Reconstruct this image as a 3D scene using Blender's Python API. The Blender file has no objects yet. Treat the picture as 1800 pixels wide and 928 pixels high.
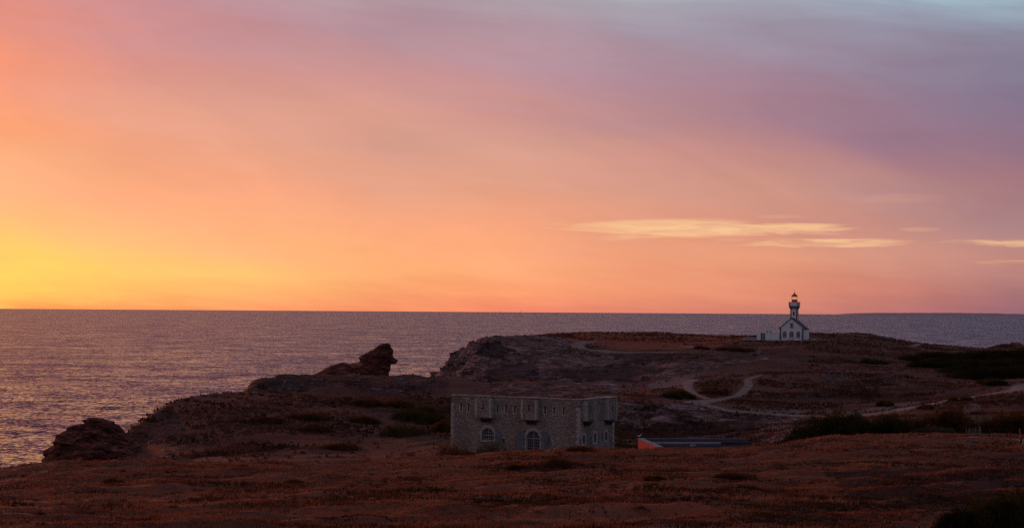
import bpy, bmesh, math, random
import numpy as np
from mathutils import Vector, Matrix

random.seed(7)
RNG = np.random.default_rng(11)
R = math.radians
SC = bpy.context.scene
COL = SC.collection

# ------------------------------------------------------------------ camera
F = 3200.0            # focal length in pixels of an 1800 px wide frame
CX, CY = 900.0, 547.0  # principal point (on the horizon)
ROLL = math.atan(12 / 1800)
CAMZ = 30.0
CR, SR = math.cos(ROLL), math.sin(ROLL)
cam_data = bpy.data.cameras.new('camera')
cam = bpy.data.objects.new('camera', cam_data)
COL.objects.link(cam)
cam.location = (0, 0, CAMZ)
cam.rotation_euler = (Matrix.Rotation(R(90), 3, 'X') @ Matrix.Rotation(ROLL, 3, 'Z')).to_euler()
cam_data.sensor_width = 36
cam_data.lens = 36 * F / 1800
cam_data.shift_y = (CY - 464) / 1800
cam_data.clip_start = 0.5
cam_data.clip_end = 120000
SC.camera = cam


def un(px, py):
    """picture point -> (X/Y, (z-30)/Y) slopes"""
    dx, dy = px - CX, py - CY
    return (dx * CR + dy * SR) / F, -(dy * CR - dx * SR) / F


def at(px, py, Y):
    a, b = un(px, py)
    return (a * Y, Y, CAMZ + b * Y)


def proj(X, Y, Z):
    a, b = X / Y * F, -(Z - CAMZ) / Y * F
    return CX + a * CR - b * SR, CY + a * SR + b * CR


# ------------------------------------------------------------------ colour management
SC.view_settings.view_transform = 'Standard'
SC.view_settings.look = 'None'
SC.view_settings.exposure = 0.0
SC.view_settings.gamma = 1.0
SC.view_settings.use_curve_mapping = False
SC.render.engine = 'CYCLES'
cy = SC.cycles
cy.use_denoising = False
cy.max_bounces = 6
cy.diffuse_bounces = 3
cy.glossy_bounces = 3
cy.transmission_bounces = 4
cy.transparent_max_bounces = 8
cy.volume_bounces = 0
cy.sample_clamp_indirect = 4
cy.sample_clamp_direct = 1.6


def lin(r, g, b, a=1.0):
    f = lambda c: (c / 255 / 12.92) if c / 255 <= 0.04045 else ((c / 255 + 0.055) / 1.055) ** 2.4
    return (f(r), f(g), f(b), a)


class NT:
    """small node-tree writer"""
    def __init__(s, nt):
        s.nt = nt; s.n = nt.nodes; s.l = nt.links

    def node(s, t, **kw):
        n = s.n.new(t)
        for k, v in kw.items():
            setattr(n, k, v)
        return n

    def put(s, sock, v):
        if isinstance(v, bpy.types.NodeSocket):
            s.l.new(v, sock)
        elif v is not None:
            sock.default_value = v

    def math(s, op, a, b=None, c=None, clamp=False):
        n = s.node('ShaderNodeMath', operation=op, use_clamp=clamp)
        s.put(n.inputs[0], a)
        if b is not None: s.put(n.inputs[1], b)
        if c is not None: s.put(n.inputs[2], c)
        return n.outputs[0]

    def mapr(s, v, a, b, c=0.0, d=1.0, smooth=True):
        n = s.node('ShaderNodeMapRange', interpolation_type='SMOOTHSTEP' if smooth else 'LINEAR')
        s.put(n.inputs['Value'], v)
        n.inputs['From Min'].default_value = a; n.inputs['From Max'].default_value = b
        n.inputs['To Min'].default_value = c; n.inputs['To Max'].default_value = d
        return n.outputs['Result']

    def mix(s, f, a, b, mode='MIX'):
        n = s.node('ShaderNodeMix', data_type='RGBA', blend_type=mode)
        s.put(n.inputs[0], f); s.put(n.inputs[6], a); s.put(n.inputs[7], b)
        return n.outputs[2]

    def comb(s, x, y, z=0.0):
        n = s.node('ShaderNodeCombineXYZ')
        s.put(n.inputs[0], x); s.put(n.inputs[1], y); s.put(n.inputs[2], z)
        return n.outputs[0]

    def noise(s, vec, scale, detail=4, rough=0.5, dist=0.0, typ='FBM'):
        n = s.node('ShaderNodeTexNoise', noise_type=typ)
        s.put(n.inputs['Vector'], vec)
        n.inputs['Scale'].default_value = scale
        n.inputs['Detail'].default_value = detail
        n.inputs['Roughness'].default_value = rough
        n.inputs['Distortion'].default_value = dist
        return n.outputs[0]

    def ramp(s, f, stops, interp='LINEAR'):
        n = s.node('ShaderNodeValToRGB')
        cr = n.color_ramp
        cr.interpolation = interp
        while len(cr.elements) < len(stops):
            cr.elements.new(0.5)
        for e, (p, c) in zip(cr.elements, stops):
            e.position = p
        for e, (p, c) in zip(cr.elements, stops):
            e.color = c
        s.put(n.inputs[0], f)
        return n.outputs[0]


# ------------------------------------------------------------------ world: dusk sky with a cloud deck
world = bpy.data.worlds.new('World')
SC.world = world
world.use_nodes = True
world.node_tree.nodes.clear()
W = NT(world.node_tree)
SUN_AZ, SUN_EL = -21.0, 3.0
geo = W.node('ShaderNodeNewGeometry')
tc = W.node('ShaderNodeTexCoord')
sep = W.node('ShaderNodeSeparateXYZ')
W.l.new(tc.outputs['Generated'], sep.inputs[0])
wx, wy, wz = sep.outputs
AZ = W.math('ARCTAN2', wx, wy)
EL = W.math('ARCSINE', wz)
# long cloud streaks, slightly tilted
sv = W.comb(W.math('MULTIPLY', AZ, 2.2), W.math('MULTIPLY', W.math('ADD', EL, W.math('MULTIPLY', AZ, 0.16)), 16.0), 0.0)
n1 = W.noise(sv, 2.2, 6, 0.55, 0.3)
sv2 = W.comb(W.math('MULTIPLY', AZ, 6.0), W.math('MULTIPLY', W.math('ADD', EL, W.math('MULTIPLY', AZ, 0.05)), 60.0), 3.0)
n2 = W.noise(sv2, 2.0, 7, 0.6, 0.2)
c1 = W.math('SUBTRACT', n1, 0.5)
c2 = W.math('SUBTRACT', n2, 0.5)
n4 = W.noise(W.comb(W.math('MULTIPLY', AZ, 9.0), W.math('MULTIPLY', W.math('ADD', EL, W.math('MULTIPLY', AZ, 0.28)), 24.0), 11.0), 1.0, 5, 0.6, 0.8)
c4 = W.math('SUBTRACT', n4, 0.5)
ELW = W.math('ADD', EL, W.math('ADD', W.math('MULTIPLY', c1, 0.026), W.math('MULTIPLY', c2, 0.010)))
AZW = W.math('ADD', AZ, W.math('MULTIPLY', c1, 0.10))
T = W.mapr(ELW, 0.0, 0.30, smooth=False)


def col_ramp(h, rows, top):
    """rows: (picture row, r,g,b) for a column whose horizon is at row h"""
    st = []
    for py, r, g, b in rows:
        st.append((max(0.0, (h - py) / F / 0.30), lin(r, g, b)))
    st.sort(key=lambda q: q[0])
    st += [(0.78, lin(*top)), (1.0, lin(*top))]
    return W.ramp(T, st)


A_ = lambda px: math.atan((px - 900) / F)
SKY = [
    (-0.50, col_ramp(541, [(541, 255, 140, 84), (515, 255, 172, 90), (488, 255, 206, 112), (450, 255, 196, 116), (400, 252, 178, 118), (330, 246, 158, 118), (230, 236, 145, 118), (120, 222, 136, 122), (0, 200, 130, 132)], (242, 142, 142))),
    (A_(0), col_ramp(541, [(541, 252, 158, 88), (527, 255, 196, 96), (512, 255, 208, 100), (488, 255, 216, 106), (450, 255, 210, 112), (400, 255, 190, 120), (350, 255, 182, 132), (300, 255, 178, 134), (240, 255, 163, 119), (190, 250, 160, 126), (120, 246, 150, 120), (60, 230, 145, 130), (0, 220, 144, 140)], (230, 140, 146))),
    (A_(225), col_ramp(542.5, [(542, 252, 158, 98), (525, 255, 186, 106), (485, 255, 202, 112), (440, 255, 196, 122), (400, 255, 184, 128), (350, 255, 172, 130), (280, 244, 164, 130), (200, 232, 160, 136), (120, 218, 146, 138), (60, 208, 144, 146), (0, 202, 145, 152)], (208, 134, 148))),
    (A_(450), col_ramp(544, [(544, 250, 150, 102), (522, 255, 176, 112), (485, 255, 198, 118), (440, 255, 184, 126), (400, 254, 176, 128), (350, 250, 168, 130), (270, 234, 164, 138), (200, 224, 160, 142), (130, 208, 147, 142), (60, 192, 142, 150), (0, 190, 146, 156)], (186, 130, 150))),
    (A_(675), col_ramp(545.5, [(545, 242, 140, 102), (520, 250, 160, 110), (480, 255, 176, 118), (430, 254, 172, 126), (390, 248, 168, 128), (340, 234, 164, 135), (260, 214, 156, 140), (200, 220, 158, 142), (130, 204, 147, 146), (60, 180, 145, 158), (0, 176, 158, 168)], (152, 120, 142))),
    (A_(900), col_ramp(547, [(547, 244, 138, 108), (522, 252, 158, 112), (470, 254, 172, 124), (410, 252, 168, 126), (370, 242, 164, 130), (330, 226, 160, 136), (260, 218, 160, 142), (200, 206, 148, 144), (120, 188, 146, 156), (60, 178, 150, 162), (0, 174, 164, 174)], (122, 108, 136))),
    (A_(1125), col_ramp(548.5, [(548, 226, 134, 112), (520, 240, 150, 114), (470, 244, 160, 122), (420, 236, 160, 128), (330, 218, 156, 138), (270, 210, 150, 140), (220, 188, 140, 144), (140, 176, 138, 152), (60, 165, 150, 166), (0, 170, 170, 180)], (106, 102, 136))),
    (A_(1350), col_ramp(550, [(550, 214, 130, 114), (520, 228, 142, 116), (460, 232, 158, 126), (400, 214, 148, 130), (330, 208, 150, 136), (270, 190, 136, 136), (220, 168, 127, 142), (150, 164, 130, 148), (60, 158, 147, 164), (0, 162, 162, 178)], (86, 94, 132))),
    (A_(1575), col_ramp(551.5, [(551, 186, 118, 117), (520, 202, 130, 118), (450, 212, 148, 130), (400, 194, 140, 133), (350, 188, 140, 136), (300, 172, 126, 136), (250, 154, 119, 140), (130, 146, 127, 148), (50, 148, 146, 166), (0, 158, 176, 190)], (62, 76, 122))),
    (A_(1800), col_ramp(553, [(553, 152, 106, 120), (520, 166, 114, 118), (455, 192, 136, 126), (400, 174, 132, 134), (320, 164, 118, 128), (270, 146, 114, 134), (180, 133, 120, 146), (90, 138, 136, 158), (50, 152, 168, 184), (0, 158, 182, 196)], (52, 68, 114))),
]
cur = SKY[0][1]
for (a0, _), (a1, c) in zip(SKY[:-1], SKY[1:]):
    cur = W.mix(W.mapr(AZW, a0, a1, smooth=False), cur, c)
# fine streak modulation of the deck
mod = W.math('ADD', 0.965, W.math('ADD', W.math('MULTIPLY', c1, 0.26), W.math('ADD', W.math('MULTIPLY', c2, 0.12), W.math('MULTIPLY', c4, 0.22))))
cur = W.mix(1.0, cur, W.comb(mod, mod, mod), 'MULTIPLY')


sv3 = W.comb(W.math('MULTIPLY', AZ, 26.0), W.math('MULTIPLY', EL, 330.0), 7.0)
n3 = W.noise(sv3, 1.0, 10, 0.70, 0.7)
c3 = W.math('SUBTRACT', n3, 0.5)


def streak(px, py, hw, hh, colr, k=1.0, tilt=0.0, soft=0.45, rag=1.0):
    """a lit gap in the cloud deck centred where the photo shows it"""
    a, e = un(px, py)
    a0, e0 = math.atan(a), math.atan(e)
    global cur
    da = W.math('DIVIDE', W.math('SUBTRACT', AZ, a0), hw / F)
    de0 = W.math('SUBTRACT', W.math('SUBTRACT', EL, e0), W.math('MULTIPLY', W.math('SUBTRACT', AZ, a0), tilt))
    de = W.math('ADD', W.math('DIVIDE', de0, hh / F), W.math('MULTIPLY', c2, 3.0 * rag))
    # ragged ends and lower fringe, cleaner upper edge
    fr = W.math('MULTIPLY', W.math('MULTIPLY', c3, 5.0 * rag), W.mapr(W.math('SUBTRACT', W.math('MULTIPLY', W.math('ABSOLUTE', da), 1.0), de), -0.6, 1.2, 0.15, 1.0))
    d = W.math('ADD', fr, W.math('ADD', W.math('MULTIPLY', da, da), W.math('MULTIPLY', de, de)))
    m = W.math('MULTIPLY', W.mapr(d, 1.05, 1.0 - soft, 0.0, 1.0), k)
    m = W.math('MULTIPLY', m, W.mapr(W.math('ADD', c3, W.math('MULTIPLY', c2, 0.8)), -0.14, 0.10, 1.0 - 0.85 * min(1.0, rag), 1.0))
    cur = W.mix(m, cur, lin(*colr))


streak(1190, 404, 215, 21, (250, 200, 150), 0.9, -0.012, 0.75, 0.6)
streak(1385, 403, 130, 10, (248, 196, 148), 0.85, 0.0, 0.6, 0.9)
streak(1455, 428, 138, 9, (246, 194, 146), 0.9, 0.012, 0.6, 1.0)
streak(1765, 431, 118, 9, (234, 182, 142), 0.85, 0.01, 0.6, 1.1)
streak(1790, 465, 90, 5, (222, 160, 130), 0.7, 0.0, 0.6, 0.9)
streak(1615, 407, 38, 4, (226, 170, 140), 0.6, 0.0, 0.6, 0.8)
streak(1575, 353, 95, 10, (205, 150, 140), 0.45, 0.0, 0.8, 0.9)
streak(1370, 382, 50, 4, (222, 165, 140), 0.4, 0.0, 0.8, 0.8)
streak(1660, -30, 380, 56, (164, 188, 202), 0.85, -0.05, 0.7, 0.30)
streak(1130, -25, 200, 36, (178, 178, 188), 0.6, 0.0, 0.9, 0.30)
# sky away from the sunset: dim bluish dusk
back = W.ramp(W.mapr(EL, 0.0, 1.2, smooth=False), [(0.0, (0.170, 0.150, 0.190, 1)), (0.35, (0.165, 0.170, 0.245, 1)), (1.0, (0.105, 0.115, 0.185, 1))])
absaz = W.math('ABSOLUTE', W.math('ADD', AZ, R(10)))
cur = W.mix(W.mapr(absaz, R(38), R(120)), cur, back)
cur = W.mix(W.mapr(EL, 0.30, 1.05), cur, back)
# below the horizon (only seen by bounced light)
cur = W.mix(W.mapr(EL, -0.002, -0.02), cur, (0.03, 0.022, 0.025, 1))
nish = W.node('ShaderNodeTexSky', sky_type='NISHITA')
nish.sun_disc = False
nish.sun_elevation = R(SUN_EL)
nish.sun_rotation = R(SUN_AZ)
nish.altitude = 30
bg1 = W.node('ShaderNodeBackground'); bg1.inputs[1].default_value = 1.0
bg2 = W.node('ShaderNodeBackground'); bg2.inputs[1].default_value = 0.002
W.l.new(cur, bg1.inputs[0]); W.l.new(nish.outputs[0], bg2.inputs[0])
add = W.node('ShaderNodeAddShader')
W.l.new(bg1.outputs[0], add.inputs[0]); W.l.new(bg2.outputs[0], add.inputs[1])
wo = W.node('ShaderNodeOutputWorld')
W.l.new(add.outputs[0], wo.inputs[0])

sun_d = bpy.data.lights.new('sun', 'SUN')
sun_d.energy = 1.25
sun_d.angle = R(5)
sun_d.specular_factor = 0.01
sun_d.color = (1.0, 0.27, 0.10)
sun = bpy.data.objects.new('sun', sun_d)
COL.objects.link(sun)
sd = Vector((math.sin(R(SUN_AZ)) * math.cos(R(SUN_EL)), math.cos(R(SUN_AZ)) * math.cos(R(SUN_EL)), math.sin(R(SUN_EL))))
sun.rotation_euler = sd.to_track_quat('Z', 'Y').to_euler()
sun.location = (-300, 800, 200)

# ------------------------------------------------------------------ tagging and mesh helpers


def tag(o, label=None, cat=None, group=None, kind=None):
    if label: o['label'] = label
    if cat: o['category'] = cat
    if group: o['group'] = group
    if kind: o['kind'] = kind
    return o


def empty(name, loc, rz=0.0):
    o = bpy.data.objects.new(name, None)
    COL.objects.link(o)
    o.location = loc; o.rotation_euler = (0, 0, rz)
    o.empty_display_size = 0.5
    return o


def np_mesh(name, V, Fc, mat, smooth=True, attrs=None, parent=None):
    """V (n,3), Fc (m,k) int"""
    me = bpy.data.meshes.new(name)
    V = np.asarray(V, dtype=np.float32); Fc = np.asarray(Fc, dtype=np.int32)
    k = Fc.shape[1]
    me.vertices.add(len(V)); me.vertices.foreach_set('co', V.ravel())
    me.loops.add(Fc.size); me.loops.foreach_set('vertex_index', Fc.ravel())
    me.polygons.add(len(Fc))
    me.polygons.foreach_set('loop_start', np.arange(0, Fc.size, k, dtype=np.int32))
    me.polygons.foreach_set('use_smooth', np.full(len(Fc), smooth, dtype=bool))
    if attrs:
        for an, av in attrs.items():
            a = me.attributes.new(an, 'FLOAT', 'POINT')
            a.data.foreach_set('value', np.asarray(av, dtype=np.float32))
    me.materials.append(mat)
    me.update(calc_edges=True)
    me.validate()
    o = bpy.data.objects.new(name, me)
    COL.objects.link(o)
    if parent: o.parent = parent
    return o


class MB:
    """collects simple solids into ONE mesh"""
    def __init__(s):
        s.v = []; s.f = []

    def add(s, V, Fs):
        k = len(s.v)
        s.v += [tuple(p) for p in V]
        s.f += [tuple(i + k for i in f) for f in Fs]
        return s

    def box(s, x0, x1, y0, y1, z0, z1):
        V = [(x, y, z) for z in (z0, z1) for (x, y) in ((x0, y0), (x1, y0), (x1, y1), (x0, y1))]
        return s.add(V, [(3, 2, 1, 0), (4, 5, 6, 7), (0, 1, 5, 4), (1, 2, 6, 5), (2, 3, 7, 6), (3, 0, 4, 7)])

    def prism_y(s, pts, y0, y1):
        """pts (x,z) counter-clockwise seen from -y; extruded y0..y1"""
        n = len(pts)
        V = [(x, y0, z) for x, z in pts] + [(x, y1, z) for x, z in pts]
        Fs = [tuple(range(n)), tuple(range(2 * n - 1, n - 1, -1))]
        Fs += [(i, i + n, (i + 1) % n + n, (i + 1) % n) for i in range(n)]
        return s.add(V, Fs)

    def lathe(s, prof, n=16, cx=0, cy_=0, rot=0.0):
        """prof: (r,z) from bottom to top"""
        V = []
        for r, z in prof:
            for i in range(n):
                a = rot + 2 * math.pi * i / n
                V.append((cx + r * math.cos(a), cy_ + r * math.sin(a), z))
        Fs = []
        for j in range(len(prof) - 1):
            for i in range(n):
                Fs.append((j * n + i, j * n + (i + 1) % n, (j + 1) * n + (i + 1) % n, (j + 1) * n + i))
        Fs.append(tuple(range(n - 1, -1, -1)))
        Fs.append(tuple(range((len(prof) - 1) * n, len(prof) * n)))
        return s.add(V, Fs)

    def ball(s, c, r, n=8, m=6):
        prof = [(max(1e-3, math.sin(math.pi * j / m)) , -math.cos(math.pi * j / m)) for j in range(m + 1)]
        V = []
        for rr, z in prof:
            for i in range(n):
                a = 2 * math.pi * i / n
                V.append((c[0] + r[0] * rr * math.cos(a), c[1] + r[1] * rr * math.sin(a), c[2] + r[2] * z))
        Fs = []
        for j in range(m):
            for i in range(n):
                Fs.append((j * n + i, j * n + (i + 1) % n, (j + 1) * n + (i + 1) % n, (j + 1) * n + i))
        return s.add(V, Fs)

    def bar(s, p, q, r0, r1=None, n=6):
        r1 = r0 if r1 is None else r1
        p, q = Vector(p), Vector(q)
        d = (q - p).normalized()
        a = d.orthogonal().normalized(); b = d.cross(a)
        V = []
        for c, r in ((p, r0), (q, r1)):
            for i in range(n):
                t = 2 * math.pi * i / n
                V.append(c + (a * math.cos(t) + b * math.sin(t)) * r)
        Fs = [(i, (i + 1) % n, (i + 1) % n + n, i + n) for i in range(n)]
        Fs += [tuple(range(n - 1, -1, -1)), tuple(range(n, 2 * n))]
        return s.add(V, Fs)

    def build(s, name, mat, parent=None, smooth=False, loc=None):
        me = bpy.data.meshes.new(name)
        me.from_pydata(s.v, [], s.f)
        me.materials.append(mat)
        if smooth:
            me.polygons.foreach_set('use_smooth', [True] * len(me.polygons))
        me.update()
        o = bpy.data.objects.new(name, me)
        COL.objects.link(o)
        if parent: o.parent = parent
        if loc: o.location = loc
        return o


def arch_pts(cx, hw, z0, zs, n=10, pointed=0.0):
    """outline of an arched opening, counter-clockwise seen from -y; zs = springing height"""
    P = [(cx - hw, z0), (cx + hw, z0)]
    for i in range(n + 1):
        a = math.pi * i / n
        P.append((cx + hw * math.cos(a), zs + hw * math.sin(a) * (1 + pointed * math.sin(a))))
    return P


def ring_prism(mb, inner, outer, y0, y1):
    n = len(inner)
    V = [(x, y0, z) for x, z in inner] + [(x, y0, z) for x, z in outer] + [(x, y1, z) for x, z in inner] + [(x, y1, z) for x, z in outer]
    Fs = []
    for i in range(n):
        j = (i + 1) % n
        Fs += [(i, n + i, n + j, j), (2 * n + i, 2 * n + j, 3 * n + j, 3 * n + i), (n + i, 3 * n + i, 3 * n + j, n + j), (i, j, 2 * n + j, 2 * n + i)]
    mb.add(V, Fs)


# ------------------------------------------------------------------ numpy noise
def _h(ix, iy, seed):
    n = (ix.astype(np.int64) * 374761393 + iy.astype(np.int64) * 668265263 + seed * 982451653) & 0xFFFFFFFF
    n = ((n ^ (n >> 13)) * 1274126177) & 0xFFFFFFFF
    n = (n ^ (n >> 16)) & 0xFFFFFFFF
    return n.astype(np.float64) / 4294967295.0


def vnoise(x, y, seed=0):
    ix, iy = np.floor(x), np.floor(y)
    fx, fy = x - ix, y - iy
    fx = fx * fx * fx * (fx * (fx * 6 - 15) + 10); fy = fy * fy * fy * (fy * (fy * 6 - 15) + 10)
    a = _h(ix, iy, seed); b = _h(ix + 1, iy, seed); c = _h(ix, iy + 1, seed); d = _h(ix + 1, iy + 1, seed)
    return (a * (1 - fx) + b * fx) * (1 - fy) + (c * (1 - fx) + d * fx) * fy


def fbm(x, y, oct=4, seed=0, gain=0.5, ridged=False):
    t = np.zeros_like(np.asarray(x, dtype=float)); amp = 1.0; tot = 0.0; fr = 1.0
    for o in range(oct):
        c, s_ = math.cos(0.7 * o + 0.4), math.sin(0.7 * o + 0.4)
        v = vnoise((x * c - y * s_) * fr + 17.3 * o, (x * s_ + y * c) * fr + 9.1 * o, seed + o * 7) * 2 - 1
        if ridged: v = 1 - 2 * np.abs(v)
        t += v * amp; tot += amp; amp *= gain; fr *= 2.03
    return t / tot


def pchip_slopes(X, Z):
    """monotone slopes along axis 0"""
    h = np.diff(X, axis=0); d = np.diff(Z, axis=0) / np.maximum(h, 1e-6)
    m = np.zeros_like(Z)
    w1 = 2 * h[1:] + h[:-1]; w2 = h[1:] + 2 * h[:-1]
    same = (d[1:] * d[:-1]) > 0
    den = w1 / np.where(same, d[:-1], 1) + w2 / np.where(same, d[1:], 1)
    m[1:-1] = np.where(same, (w1 + w2) / np.where(same, den, 1), 0)
    m[0] = d[0]; m[-1] = d[-1]
    return m


def pchip1(xq, x, z):
    x = np.asarray(x, float); z = np.asarray(z, float)
    m = pchip_slopes(x[:, None], z[:, None])[:, 0]
    xq = np.clip(xq, x[0], x[-1])
    i = np.clip(np.searchsorted(x, xq) - 1, 0, len(x) - 2)
    h = x[i + 1] - x[i]; t = (xq - x[i]) / h
    return herm(t, h, z[i], z[i + 1], m[i], m[i + 1])


def herm(t, h, z0, z1, m0, m1):
    t2 = t * t; t3 = t2 * t
    return (2 * t3 - 3 * t2 + 1) * z0 + (t3 - 2 * t2 + t) * h * m0 + (-2 * t3 + 3 * t2) * z1 + (t3 - t2) * h * m1


# ------------------------------------------------------------------ terrain: survey lines from the viewpoint out to sea
# each line: (column, distance, picture row) or (column, distance, 'z', height)
def Z(px, Y, z): return (px, Y, 'z', z)


LINES = [
    [Z(-900, 2, 28.6), Z(900, 2, 28.5), Z(2700, 2, 28.5)],
    [Z(-900, 26, 26.4), Z(900, 26, 26.2), Z(2700, 26, 26.3)],
    [Z(-900, 52, 23.6), (0, 52, 938), (900, 52, 936), (1800, 52, 934), Z(2700, 52, 24.2)],
    [Z(-900, 95, 20.6), (0, 95, 873), (600, 95, 866), (900, 95, 858), (1300, 95, 850), (1800, 95, 844), Z(2700, 95, 21.6)],
    [Z(-900, 150, 16.6), (-200, 150, 834), (0, 150, 821), (40, 150, 815), (80, 150, 810), (200, 150, 805), (400, 150, 808), (600, 150, 808), (700, 150, 805), (800, 150, 800), (880, 150, 793),
     (950, 150, 791), (1040, 151, 790), (1080, 152, 790.5), (1130, 154, 791), (1250, 156, 788), (1320, 158, 782), (1400, 160, 773), (1500, 164, 765), (1600, 168, 761), (1700, 170, 761), (1800, 170, 764), (2700, 170, 780)],
    [Z(-900, 185, 12), Z(0, 185, 13), Z(75, 190, 10), Z(228, 190, 11.5), Z(430, 190, 11.8), Z(790, 193, 12.3), Z(1100, 193, 12.3), Z(1330, 192, 14.0), Z(1450, 192, 16.4), Z(1650, 192, 17.2), Z(1800, 192, 17.0), Z(2700, 192, 17)],
    [Z(-900, 225, 2), Z(0, 225, 3), Z(75, 235, 5), Z(228, 240, 8.0), Z(300, 240, 10), Z(430, 240, 10.8), Z(690, 250, 11.5), Z(790, 240, 12.3), Z(1100, 240, 12.0), Z(1200, 240, 11), Z(1330, 245, 12.3), Z(1500, 250, 13.5), Z(1800, 250, 14.6), Z(2700, 250, 15)],
    [Z(-900, 262, -4), Z(0, 262, -3), Z(75, 265, -1), Z(228, 275, 9), (300, 285, 745), (430, 290, 730), (560, 290, 735), (690, 300, 735), Z(790, 300, 11.8), Z(900, 300, 11.2), Z(1060, 297, 10.2), Z(1100, 297, 9.5), Z(1200, 300, 9), Z(1300, 302, 10), Z(1400, 302, 11.4), Z(1500, 302, 12.2), Z(1600, 302, 13.0), Z(1800, 305, 14.2), Z(2700, 305, 15)],
    [Z(-900, 300, -6), Z(75, 295, -5), Z(150, 292, -2), Z(195, 290, 4), (228, 290, 758), (245, 291, 745), (260, 293, 735), (280, 296, 723), (300, 299, 712), (325, 305, 703), (350, 312, 698), (400, 325, 692), (430, 330, 691), (480, 330, 693), (520, 330, 697), (600, 330, 701), (700, 330, 703),
     (790, 330, 706), (900, 330, 706), (1000, 330, 703), (1100, 330, 702), (1200, 328, 708), (1300, 325, 723), (1400, 322, 731), (1500, 318, 733), (1600, 332, 716), (1700, 350, 698), (1800, 370, 679), (2700, 380, 660)],
    [Z(-900, 350, -8), Z(228, 345, -6), Z(300, 350, 1), Z(380, 350, 6), Z(430, 352, 9.5), Z(560, 360, 11.5), Z(690, 360, 12.2), Z(900, 365, 12.6), Z(1000, 365, 12.8), Z(1100, 362, 13.6), (1200, 360, 696), (1330, 368, 701), (1500, 372, 704), (1700, 388, 685), (1800, 404, 670), (2700, 415, 650)],
    [Z(-900, 390, -8), Z(380, 375, -5), Z(410, 376, 3), (428, 380, 690), (445, 383, 673), (470, 388, 664), (500, 392, 657), (560, 396, 656), (600, 398, 657), (690, 400, 660), (770, 405, 662), (800, 405, 664), (863, 405, 675), (917, 405, 672), (983, 405, 675), (1043, 406, 680), (1097, 408, 687), (1150, 410, 680), (1220, 415, 668), (1330, 420, 668), (1500, 425, 671), (1600, 430, 668), (1700, 440, 668), (1800, 452, 658), (2700, 460, 640)],
    [Z(-900, 440, -8), Z(430, 430, -6), Z(560, 432, -3), Z(690, 436, -4), Z(740, 440, 1), Z(770, 440, 6), Z(863, 440, 10.8), Z(983, 440, 11.6), Z(1097, 440, 12.2), Z(1150, 442, 13.6), (1220, 446, 657), (1330, 450, 655), (1500, 456, 655), (1700, 472, 650), (1800, 482, 643), (2700, 490, 630)],
    [Z(-900, 500, -8), Z(690, 490, -7), Z(740, 495, -4), Z(762, 500, 8), (770, 500, 662), (790, 496, 655), (863, 486, 646), (983, 482, 646), (1097, 482, 648), (1220, 490, 634), (1330, 496, 631), (1500, 502, 633), (1700, 522, 633), (1800, 532, 628), (2700, 540, 615)],
    [Z(-900, 550, -8), Z(740, 520, -6), Z(758, 522, 6), (765, 522, 660), (771, 524, 650), (783, 527, 640), (790, 529, 633), (810, 533, 622), (825, 536, 618), (840, 538, 608), (870, 542, 598), (900, 545, 600), (983, 546, 607), (1020, 546, 612), (1097, 546, 623), (1220, 548, 616), (1330, 552, 613), (1400, 556, 611), (1500, 562, 612), (1600, 566, 618), (1700, 572, 622), (1800, 578, 619), (2700, 580, 612)],
    [Z(-900, 600, -8), Z(740, 560, -7), Z(772, 555, 4), Z(790, 560, 12), Z(840, 570, 19.5), (880, 578, 593), (920, 590, 590.5), (983, 600, 592), (1097, 600, 596), (1220, 600, 600), (1320, 602, 598.5), (1390, 603, 598.5), (1440, 604, 598), (1500, 605, 600), (1600, 602, 610), (1700, 602, 616), (1800, 602, 615.5), (2700, 602, 613)],
    [Z(-900, 680, -8), Z(760, 600, -6), Z(783, 605, 1), Z(840, 625, 10), Z(880, 640, 17), Z(920, 642, 21), (955, 645, 587), (970, 646, 586), (1130, 650, 584), (1200, 652, 586), (1320, 655, 590.5), (1380, 656, 588), (1425, 658, 585), (1470, 660, 585.5), (1520, 662, 588), (1560, 662, 594), (1620, 662, 604), (1650, 662, 606.5), (1700, 662, 611), (1745, 662, 613.5), (1800, 662, 613), (2700, 662, 612)],
    [Z(-900, 740, -8), Z(880, 720, -6), Z(1100, 730, 4), Z(1800, 735, 5), Z(2700, 735, 6)],
    [Z(-900, 820, -10), Z(2700, 820, -10)],
]
K = len(LINES)
_lines = []
for L in LINES:
    us, ys, zs = [], [], []
    for e in L:
        if e[2] == 'z':
            us.append((e[0] - CX)); ys.append(e[1]); zs.append(e[3])
        else:
            x, y, z = at(e[0], e[2], e[1]); us.append(x / y * F); ys.append(y); zs.append(z)
    _lines.append((np.array(us, float), np.array(ys, float), np.array(zs, float)))


def nodes_at(u):
    YN = np.stack([pchip1(u, a, b) for a, b, c in _lines])
    ZN = np.stack([pchip1(u, a, c) for a, b, c in _lines])
    return YN, ZN


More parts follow.
